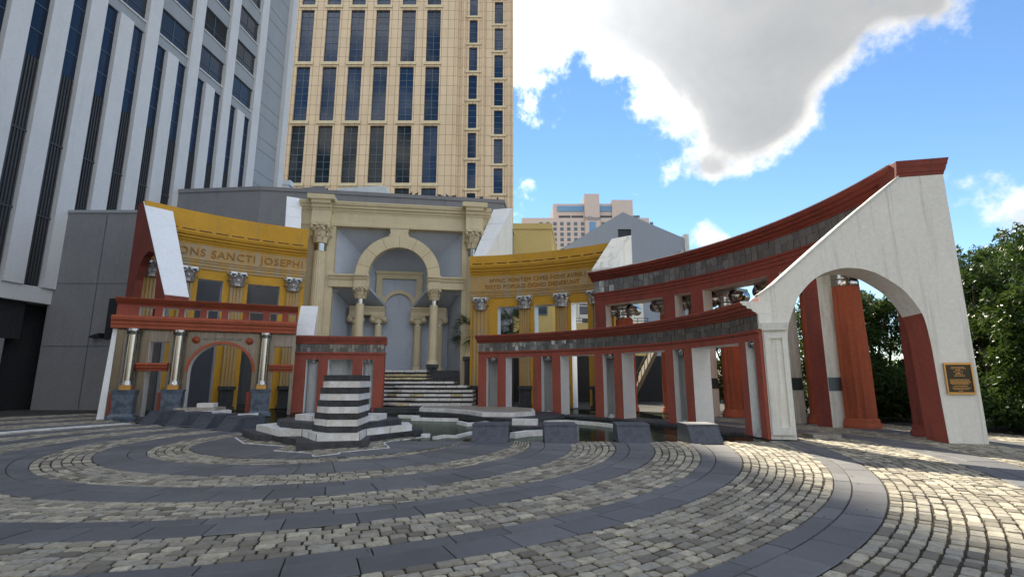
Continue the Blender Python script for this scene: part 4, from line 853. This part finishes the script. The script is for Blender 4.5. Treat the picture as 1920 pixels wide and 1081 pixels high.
wl = thing('wall_lamp', 'small dark wall lamp on the grey wall left of the red fountain wall', 'lamp', (-24.0, 29.0, 4.15))
m = MB(); m.box(-23.86, -23.70, 29.12, 29.197, 4.02, 4.32); m.build('bracket', 'black_metal', wl)
m = MB(); m.box8([(-24.3, 28.80, 4.02), (-23.72, 28.80, 4.08), (-23.72, 29.12, 4.08), (-24.3, 29.12, 4.02)], [(-24.2, 28.84, 4.18), (-23.72, 28.80, 4.30), (-23.72, 29.12, 4.30), (-24.2, 29.1, 4.18)]); m.build('head', 'black_metal', wl)
m = MB(); m.box(-20.2, -19.75, 42, 42.5, 16.2, 18.9); m.box(-20.3, -19.6, 41.95, 42.6, 18.6, 19.05); tag(m.build('roof_vent', 'pale_metal'), 'small white vent pipe on the grey roof beside the office tower', 'vent')
m = MB(); m.box8([(-19.2, 42, 16.3), (-15.9, 42, 16.3), (-15.9, 46, 16.3), (-19.2, 46, 16.3)], [(-18.6, 42, 18.35), (-16.6, 42, 18.5), (-16.6, 46, 18.5), (-18.6, 46, 18.35)]); tag(m.build('roof_hatch', 'grey_concrete'), 'low grey sloping roof hatch on the grey building', 'hatch')
m = MB(); m.box8([(-15.8, 42, 16.3), (-10.4, 42, 16.3), (-10.4, 46, 16.3), (-15.8, 46, 16.3)], [(-15.4, 42, 18.3), (-11.2, 42, 18.55), (-11.2, 46, 18.55), (-15.4, 46, 18.3)]); tag(m.build('roof_unit', 'pale_metal'), 'long pale metal roof unit on the grey building', 'roof unit')
bm_ = MB(); bm_.lathe([(.001, -.16), (.07, -.10), (.085, 0), (.05, .12), (.001, .17)], 8)
bv = [(z*1.1, y, x*.9+.11) for x, y, z in bm_.v]; bird = MB(); bird.mesh(bv, bm_.f, True); bird.lathe([(.001, .15), (.045, .18), (.05, .22), (.001, .265)], 8, cx=.14); bird.tube((.17, 0, .21), (.235, 0, .20), .012, .002, 5)
bird.box8([(-.16, -.03, .10), (-.32, -.04, .07), (-.32, .04, .07), (-.16, .03, .10)], [(-.16, -.03, .12), (-.32, -.04, .08), (-.32, .04, .08), (-.16, .03, .12)]); bird.tube((0, .025, -.005), (0, .025, .06), .008); bird.tube((0, -.025, -.005), (0, -.025, .06), .008)
bird_me = bird.data('pigeon', 'bird_feathers')
def roofline(x): return 39.67-(-.66-x)*.1556 if x > -19.4 else 36.75+(-19.4-x)*.09
for x in (-8.2, -7.75, -5.9, -5.3, -4.75, -2.55, -1.2):
    o = bpy.data.objects.new('pigeon', bird_me); COL.objects.link(o); o.location = (x, roofline(x)+.1, 16.365); o.rotation_euler = (0, 0, random.uniform(0, 6.2)); OFF[o.name] = (0, 0, 0)
    tag(o, 'small dark pigeon perched on the grey parapet above the cream bay', 'bird', 'pigeons on the grey parapet')

# ================================================================== LEFT OFFICE TOWER
tw_ = thing('office_tower', 'tall pale concrete office tower with slanting rows of piers and dark glass on the left', 'tower', (-27, 30, 0))
tu = Vector((.102, 1)).normalized(); tn = Vector((-tu.y, tu.x))       # tn points into the building
def tm(y, d, z):  # y: world Y along the facade line
    k = (y-29)/tu.y; return (-27+tu.x*k+tn.x*d, 29+tu.y*k+tn.y*d, z)
def tbox(mb, y0, y1, d0, d1, z0, z1): mb.box8([tm(y0, d0, z0), tm(y1, d0, z0), tm(y1, d1, z0), tm(y0, d1, z0)], [tm(y0, d0, z1), tm(y1, d0, z1), tm(y1, d1, z1), tm(y0, d1, z1)])
TOP = 62
m = MB(); tbox(m, 10, 46.1, 1.3, 12, -.03, TOP); m.build('core', 'dark_interior', tw_)
FY = [(45.1, 46.1)]
majors = [45.15-4.17*k for k in range(9)]; piers = []
for k, y in enumerate(majors):
    m = MB(); tbox(m, y, y+1.05, 0, 1.3, 6.9, TOP); m.build('pier', 'tower_concrete', tw_)
    ym = y-2.09
    if k < 8: m = MB(); tbox(m, ym, ym+1.05, .02, 1.3, 6.9, 26.55); m.build('pier', 'tower_concrete', tw_)
bays = []
for k in range(8): y = majors[k]; bays += [(y-1.04, y), (y-3.12, y-2.09)]
for (y0, y1) in bays:
    m = MB(); tbox(m, y0, y1, .34, .8, 20.02, 26.55); n0 = len(m.f)
    for z in (21.6, 23.2, 24.8): tbox(m, y0, y1, .31, .34, z-.03, z+.03)
    m.build('window', ['tower_glass', 'frame_metal'], tw_, midx=[0]*n0+[1]*(len(m.f)-n0))
    m = MB(); tbox(m, y0, y1, .36, .8, 7.0, 19.98); n0 = len(m.f)
    for q in range(6): yy = y0+(y1-y0)*(q+.5)/6; tbox(m, yy-.045, yy+.02, .27, .36, 7.0, 19.98)
    for z in (11.0, 15.5): tbox(m, y0, y1, .26, .37, z-.05, z+.05)
    m.build('louvre_panel', 'dark_louver', tw_)
for k in range(8):
    y0, y1 = majors[k]-3.12, majors[k]
    for f in range(10):
        zb = 27.45+3.65*f
        m = MB(); tbox(m, y0, y1, .2, 1.28, zb-.9 if f == 0 else zb-1.42, zb-.12); m.build('spandrel', 'tower_panel', tw_)
        m = MB(); tbox(m, y0, y1, .12, 1.28, zb-.117, zb); m.build('sill', 'tower_concrete', tw_)
        m = MB(); tbox(m, y0, y1, .36, .8, zb+.003, zb+2.22); n0 = len(m.f); tbox(m, (y0+y1)/2-.035, (y0+y1)/2+.035, .32, .36, zb+.003, zb+2.22); tbox(m, y0, y1, .32, .36, zb+.72, zb+.77)
        g_ = 'dark_interior' if (k, f) in ((1, 1), (3, 5), (5, 3)) else 'grey_glass'
        m.build('window', [g_, 'frame_metal'], tw_, midx=[0]*n0+[1]*(len(m.f)-n0))
m = MB(); tbox(m, 46.1, 50.1, .35, 12, -.03, TOP); m.build('blank_wall', 'tower_panel', tw_)
m = MB()
for k in range(8): m2 = None
for k in range(16):
    z = 17.2+3.65*(k//2)+(1.3 if k % 2 else 0); tbox(m, 46.12, 50.08, .33, .35, z, z+.05)
m.build('wall_joint', 'grey_concrete', tw_)
m = MB(); tbox(m, 50.1, 51.0, -.1, 12, -.03, TOP); m.build('corner_pier', 'tower_concrete', tw_)
m = MB(); tbox(m, 10, 46.1, .15, 1.4, 6.0, 6.9); m.build('base_band', 'tower_concrete', tw_)
m = MB(); tbox(m, 10, 28.2, .6, 1.29, 3.9, 5.98); m.build('dark_soffit', 'dark_interior', tw_)
m = MB(); tbox(m, 10, 27.4, .55, 1.29, -.03, 3.88); m.build('podium_wall', 'grey_concrete', tw_)

# ================================================================== SANDSTONE HOTEL TOWER
ht = thing('hotel_tower', 'tall sandstone tower with columns of tall dark blue windows behind the cream bay', 'tower', (-25, 110, 0))
WX = [(-52.2, -48.9), (-45.9, -42.5), (-39.8, -36.4), (-33.6, -30.2), (-27.2, -23.8), (-21.0, -17.6)]; WZ = [(15, 29.4), (30.9, 45.4), (46.6, 61.0), (62.2, 76.4), (77.7, 92.0), (93.3, 107.6), (109, 123)]
N1 = (-10.5, -8.5); N2 = (-4.3, -2.2); NZ1 = [(37.9+7.52*k-.0, 44.3+7.52*k) for k in range(10)]; NZ2 = [(44.2+7.35*k, 50.4+7.35*k) for k in range(10)]
holes = [[(a, c), (b, c), (b, d), (a, d)] for a, b in WX for c, d in WZ]+[[(N1[0], c), (N1[1], c), (N1[1], d), (N1[0], d)] for c, d in NZ1]+[[(N2[0], c), (N2[1], c), (N2[1], d), (N2[0], d)] for c, d in NZ2]
hm = lambda s, d, z: (s, 110+d, z)
m = MB(); plate(m, hm, [[(-57, 0), (-13.2, 0), (-13.2, 130), (-57, 130)]]+holes[:len(WX)*len(WZ)], 0, .7)
plate(m, hm, [[(-13.2, 0), (.32, 0), (.32, 130), (-13.2, 130)]]+holes[len(WX)*len(WZ):], .35, .9)
m.box(-57, .32, 111.3, 140, 0, 130); m.build('wall', 'sandstone_panels', ht)
def window_mesh(w, h, nv, nh, g):
    m = MB(); m.box(0, w, .5, .8, 0, h); n0 = len(m.f)
    for k in range(1, nv): m.box(w*k/nv-.05, w*k/nv+.05, .40, .5, 0, h)
    for k in range(1, nh): m.box(0, w, .42, .5, h*k/nh-.05, h*k/nh+.05)
    return m.data('window', [g, 'frame_metal'], midx=[0]*n0+[1]*(len(m.f)-n0))
wd = {g: window_mesh(3.45, 14.4, 2, 8, g) for g in ('dark_glass', 'blue_glass')}
sm_ = MB(); sm_.box(-.45, 3.9, -.25, -.005, 0, .75); sill_me = sm_.data('sill', 'cream_stucco')
for i, (a, b) in enumerate(WX):
    for j, (c, d) in enumerate(WZ):
        g_ = 'blue_glass' if (i == 5 or j >= 4 or (j == 3) or (i == 4 and j == 3)) else 'dark_glass'  # mirrored blue sky and dark building are put into the pane colour
        place(wd[g_], 'window', ht, (a-.02, 110, c)); place(sill_me, 'sill', ht, (a-.02, 110, c-.78))
nm = window_mesh(2.1, 6.4, 1, 4, 'blue_glass'); s2 = MB(); s2.box(-.8, 2.9, .1, .345, 0, .5); s2m = s2.data('sill', 'cream_stucco')
for (n_, zz) in ((N1, NZ1), (N2, NZ2)):
    for (c, d) in zz: place(nm, 'window', ht, (n_[0]-.05, 110.3, c)); place(s2m, 'sill', ht, (n_[0], 110, c-.55))
m = MB()
for x in (-13.6, -7.2, -1.0, -11.9): m.box(x, x+.35, 109.8, 110.34, 0, 130)
m.build('rib', 'sandstone_panels', ht)

# ================================================================== FAR HOTEL, GABLED HOUSE, YELLOW HOUSES
fh = thing('far_hotel', 'distant pinkish concrete hotel with stepped top and small square windows', 'hotel', (40, 250, 0))
m = MB(); m.box(5, 71.2, 250, 285, 0, 84.8); m.build('lower_block', 'hotel_concrete', fh)
m = MB(); m.box(21.6, 63.2, 252, 280, 84.8, 93.2); m.build('upper_block', 'hotel_concrete', fh)
m = MB(); m.box(37.8, 45.5, 249, 282, 70, 97.6); m.box(52.4, 63.3, 251, 283, 84.9, 95.0); m.build('core_tower', 'hotel_concrete', fh)
for a, b in ((23.8, 37.5), (46.0, 53.2)): m = MB(); m.box(a, b, 251.6, 252, 88.9, 91.9); m.build('glass_band', 'sky_glass', fh)
for a, b in ((24.5, 30.6), (31.2, 37.2), (46.2, 53)): m = MB(); m.box(a, b, 251.7, 252, 85.2, 86.6); m.build('loggia', 'dark_louver', fh)
wq = MB(); wq.box(0, 1.75, -.12, .0, 0, 1.8); wqm = wq.data('window', 'frame_metal')
for c in range(17):
    x = 14.2+3.58*c
    if 36 < x < 46: continue
    for r in range(6): place(wqm, 'window', fh, (x, 250, 80.7-2.82*r))
m = MB(); m.box(40.0, 43.3, 248.8, 249, 70.5, 82.4); m.build('stair_window', 'sky_glass', fh)
m = MB(); put_text(m, 'Hilton', 3.3, lambda x, y, d: (41.65+x, 248.95+d, 83.2+y), .25); m.build('sign_lettering', 'sign_grey', fh)
m = MB(); m.box(63.5, 67.5, 254, 258, 84.8, 87.5); m.build('roof_unit', 'frame_metal', fh)
gh = thing('gabled_house', 'tall blue grey gabled wall with one dark window beyond the ochre wall', 'house', (15, 65, 0))
m = MB(); plate(m, lambda s, d, z: (s, 65+d, z), [[(7, 0), (23.1, 0), (23.1, 20.4), (15, 24.05), (7, 19.1)], [(14.25, 19.3), (16.0, 19.3), (16.0, 21.65), (14.25, 21.65)]], 0, .5)
m.box8([(7, 65.5, 0), (23.1, 65.5, 0), (23.1, 85, 0), (7, 85, 0)], [(7, 65.5, 19), (23.1, 65.5, 19), (23.1, 85, 19), (7, 85, 19)])
m.build('wall', 'grey_wall_paint', gh)
m = MB(); m.box8([(6.9, 65.5, 19.02), (15, 65.5, 23.98), (15, 85, 23.98), (6.9, 85, 19.02)], [(6.9, 65.5, 19.2), (15, 65.5, 24.15), (15, 85, 24.15), (6.9, 85, 19.2)]); m.box8([(15, 65.5, 23.98), (23.15, 65.5, 20.35), (23.15, 85, 20.35), (15, 85, 23.98)], [(15, 65.5, 24.15), (23.15, 65.5, 20.5), (23.15, 85, 20.5), (15, 85, 24.15)]); m.build('roof', 'frame_metal', gh)
m = MB(); m.box(14.25, 16.0, 65.2, 65.4, 19.3, 21.65); m.build('window', 'dark_glass', gh)
m = MB(); m.box(23.1, 23.7, 64.9, 66.2, 0, 20.95); m.build('chimney', 'white_weathered', gh)
m = MB(); m.tube((22.6, 64.85, 0), (22.6, 64.85, 18.2), .09); m.box(22.4, 22.85, 64.7, 64.95, 18.2, 18.7); m.build('downpipe', 'pale_grey_stucco', gh)
yh = thing('yellow_house', 'plain yellow rendered house behind the right ochre wall with dark windows', 'house', (3, 50, 0))
m = MB(); m.prism([(-1.2, 49), (4.0, 49), (6.4, 66), (-1.2, 66)], 0, 16.7); m.build('tall_block', 'yellow_house_stucco', yh)
m = MB(); m.box8([(-1.25, 48.9, 16.703), (4.06, 48.9, 16.703), (6.46, 66, 16.703), (-1.25, 66, 16.703)], [(-1.25, 48.9, 17.3), (4.06, 48.9, 17.3), (6.46, 66, 17.3), (-1.25, 66, 17.3)]); m.build('parapet', 'yellow_house_stucco', yh)
m = MB(); m.box(4.01, 6.0, 49.6, 64, 0, 11.4); m.build('side_wing', 'yellow_house_stucco', yh)
def framed(par, x0, x1, y, z0, z1, g_='grey_glass', fr_='bright_white', mull=1):
    m = MB(); plate(m, lambda s, d, z: (s, y+d, z), [[(x0-.1, z0-.1), (x1+.1, z0-.1), (x1+.1, z1+.1), (x0-.1, z1+.1)], [(x0, z0), (x1, z0), (x1, z1), (x0, z1)]], -.1, -.003); m.box(x0, x1, y-.06, y-.02, (z0+z1)/2-.03, (z0+z1)/2+.03); f = m.build('window', fr_, par)
    m = MB(); m.box(x0, x1, y-.018, y-.004, z0, z1); m.build('pane', g_, f)
framed(yh, 2.3, 3.4, 49, 8.05, 9.15, 'dark_glass', 'frame_metal')
framed(yh, -.4, .7, 49, 8.05, 9.15, 'dark_glass', 'frame_metal')
wh = thing('white_house', 'white house with sash windows and yellow balcony seen through the ochre wall openings', 'house', (10, 47, 0))
m = MB(); m.box(6.05, 13.2, 50, 62, 0, 10.2); m.build('wall', 'white_stucco', wh)
framed(wh, 6.75, 7.65, 50, 8.1, 9.9); framed(wh, 7.0, 7.6, 50, 6.2, 7.7); framed(wh, 9.4, 10.4, 50, 7.0, 9.4)
m = MB(); m.box(6.06, 13.0, 47.5, 49.99, 3.2, 7.0); m.build('balcony', 'yellow_house_stucco', wh)
m = MB()
for z in (7.45, 7.2): m.tube((6.1, 47.6, z), (13.0, 47.6, z), .03)
for k in range(8): m.tube((6.1+.98*k, 47.6, 7.0), (6.1+.98*k, 47.6, 7.45), .03)
m.build('balcony_rail', 'black_metal', wh)
m = MB(); m.box(-1.6, 14.0, 40.2, 40.5, 0, 3.55); tag(m.build('garden_wall', 'dark_interior'), 'dark garden wall in the shade behind the iron fence', 'wall')  # near-black sheet standing in for the dark space behind the fence
fe = thing('iron_fence', 'black iron picket fence behind the openings of the right ochre wall', 'fence', (3, 36, 0))
m = MB()
for z in (.3, 2.0, 3.3): m.box(-1.6, 9.0, 36.0, 36.05, z, z+.06)
m.build('rail', 'black_metal', fe)
pk = MB(); pk.tube((0, 0, 0), (0, 0, 3.5), .014, n=4); pkm = pk.data('picket', 'black_metal')
for k in range(88): place(pkm, 'picket', fe, (-1.55+.12*k, 36.02, 0))
sr = thing('outdoor_stair', 'pale straight stair flight with railing behind the right ochre wall', 'stair', (10, 37, 0))
m = MB(); m.box8([(8.6, 37.2, .3), (8.9, 37.2, .3), (8.9, 38.6, .3), (8.6, 38.6, .3)], [(10.6, 37.2, 3.9), (10.9, 37.2, 3.9), (10.9, 38.6, 3.9), (10.6, 38.6, 3.9)]); m.build('flight', 'stair_timber', sr)
m = MB()
for k in range(9): t = k/8; m.tube((8.7+2*t, 37.2, .4+3.6*t), (8.7+2*t, 37.2, 1.4+3.6*t), .025)
m.tube((8.7, 37.2, 1.4), (10.7, 37.2, 5.0), .035); m.build('railing', 'stair_timber', sr)
mb_ = thing('office_block', 'dark office block across the street, mirrored in the lower windows of the sandstone tower', 'building', (-60, -75, 0))
m = MB(); m.box(-118, -9, -95, -75, 0, 118); m.build('wall', 'tower_panel', mb_)
for k in range(27): m = MB(); m.box(-116, -11, -74.9, -74.6, 6+4.1*k, 8.2+4.1*k); m.build('window_band', 'dark_glass', mb_)
sb_ = thing('brick_block', 'low brick street block reflected in the polished steel columns', 'building', (0, -38, 0))  # out of view, added to darken what the steel columns mirror
m = MB(); m.box(-60, -14, -52, -38, 0, 13); m.box(-13.9, 30, -55, -40, 0, 17); m.build('wall', 'travertine', sb_)
# ================================================================== TREES, SHRUBS, PALMS
def leaf_cloud(clumps, n, size, name, mat, aspect=3.2):
    c = np.array([k[:3] for k in clumps], float); r = np.array([k[3:6] for k in clumps], float); w = r.prod(1)**(2/3); w /= w.sum()
    idx = rng.choice(len(clumps), n, p=w); d = rng.normal(size=(n, 3)); d /= np.linalg.norm(d, axis=1)[:, None]; rad = rng.uniform(0, 1, n)**.42
    bump = 1+.22*np.sin(d[:, :1]*5+idx[:, None])*np.cos(d[:, 1:2]*6+idx[:, None]*1.7)
    p = c[idx]+d*r[idx]*rad[:, None]*bump; p = p[p[:, 2] > .1]; d = d[:len(p)]; n = len(p)
    ax = d*.6+rng.normal(size=(n, 3))*.6+np.array([0, 0, .25]); ax /= np.linalg.norm(ax, axis=1)[:, None]
    sd = np.cross(ax, rng.normal(size=(n, 3))); sd /= np.linalg.norm(sd, axis=1)[:, None]; L = size*rng.uniform(.7, 1.35, n)[:, None]
    q = np.stack([p-ax*L*.5, p+sd*L*.5/aspect, p+ax*L*.5, p-sd*L*.5/aspect], 1).reshape(-1, 3)
    me = bpy.data.meshes.new(name); me.vertices.add(4*n); me.vertices.foreach_set('co', q.ravel()); me.loops.add(4*n); me.loops.foreach_set('vertex_index', np.arange(4*n))
    me.polygons.add(n); me.polygons.foreach_set('loop_start', np.arange(0, 4*n, 4)); me.polygons.foreach_set('loop_total', np.full(n, 4)); me.update(calc_edges=True); me.materials.append(MT[mat]); return me
def tree(x, y, hgt, wid, label, n=26000, size=.19, low=.3, cat='tree', group=None):
    t = thing('leafy_tree', label, cat, (x, y, 0), group); cl = []
    for k in range(30):
        z = random.uniform(low, 1)**.9; w = wid*(1-.55*max(0, z-.55)/.45)*.5; a = random.random()*2*PI; rr = w*math.sqrt(random.random())
        s = random.uniform(.5, 1.0)*wid*.24; cl.append((rr*math.cos(a), rr*math.sin(a), z*hgt*.93, s, s, s*.85))
    for k in range(14):
        a = random.random()*2*PI; s = random.uniform(.16, .34); rr = wid*.42*random.random(); cl.append((rr*math.cos(a), rr*math.sin(a), hgt*random.uniform(.9, 1.05), s, s, s*1.5))
    o = bpy.data.objects.new('crown', leaf_cloud(cl, n, size, 'crown', 'broad_leaves')); COL.objects.link(o); o.parent = t
    m = MB()
    for k in range(5):
        a = k*1.3+random.random(); q = (x+.25*math.cos(a), y+.25*math.sin(a), 0); b = (x+wid*.16*math.cos(a), y+wid*.16*math.sin(a), hgt*.45); c = (x+wid*.30*math.cos(a+.3), y+wid*.30*math.sin(a+.3), hgt*.8); m.tube(q, b, .09, .06); m.tube(b, c, .06, .025)
    m.build('trunk', 'bark', t); return t
for (x, y, h_, w_, l) in [(14.4, 22.5, 5.6, 4.2, 'leafy green tree seen through the white arch opening, sunlit top'), (16.6, 23.2, 5.2, 4.0, 'lower leafy tree directly behind the right leg of the white arch'),
        (18.6, 19.5, 6.4, 4.6, 'leafy tree just right of the white arch wall'), (21.2, 20.5, 7.5, 5.0, 'tallest leafy tree at the right edge of the photo'), (17.0, 15.8, 4.4, 3.6, 'dark bushy tree in shade low beside the white arch leg'),
        (20.0, 15.6, 5.2, 4.2, 'dark bushy tree at the lower right edge'), (12.0, 27.0, 5.0, 4.2, 'leafy tree behind the red columns'), (24.0, 24.0, 8.0, 5.5, 'far leafy tree mostly hidden at the right edge')]:
    tree(x, y, h_, w_, l, low=.06)
m = MB(); hd = leaf_cloud([(x, 26.5+math.sin(x), 1.4, 1.6, 1.2, 1.6) for x in np.arange(12, 30, 1.2)]+[(15.5+k*.8, 16.6+.5*math.sin(k*2.1), .9, .9, .9, 1.1) for k in range(14)]+[(13.4+k*.8, 21.5+.5*math.sin(k*1.7), .9, .9, .9, 1.1) for k in range(12)], 42000, .22, 'hedge', 'broad_leaves'); o = bpy.data.objects.new('hedge', hd); COL.objects.link(o); OFF[o.name] = (0, 0, 0)
tag(o, 'dense dark hedge filling the ground behind the trees', 'hedge')
def palm(x, y, h_, label, nf=26, L=1.5):
    t = thing('palm_tree', label, 'palm tree', (x, y, 0)); m = MB(); m.lathe([(.20, 0), (.16, h_*.5), (.15, h_), (.05, h_+.15)], 10, cx=x, cy=y); m.build('trunk', 'bark', t); m = MB()
    for k in range(nf):
        a = k*2.4+random.uniform(-.2, .2); el = random.uniform(-.7, 1.25); d = Vector((math.cos(a)*math.cos(el), math.sin(a)*math.cos(el), math.sin(el))); p = Vector((x, y, h_)); e = p+d*L*.55+Vector((0, 0, -.05)); m.tube(p, e, .018, .012, 4)
        s = d.cross(Vector((0, 0, 1))).normalized(); u = s.cross(d).normalized()
        for j in range(15):
            b = (j-7)/7*1.35; v = d*math.cos(b)+s*math.sin(b)*.95; tip = e+v*L*.62*random.uniform(.85, 1.05)+Vector((0, 0, -.22*abs(b)-.12)); w = u.cross(v).normalized()*.028; mid = e+(tip-e)*.5+Vector((0, 0, .05))
            m.face([e, mid+w, tip, mid-w])
    m.build('fronds', 'palm_leaves', t); return t
palm(-.05, 36.8, 5.6, 'fan palm framed by the first window of the right ochre wall', 34, 1.5)
palm(-2.75, 33.9, 4.9, 'fan palm fronds showing between the cream bay and right ochre wall', 34, 1.6)
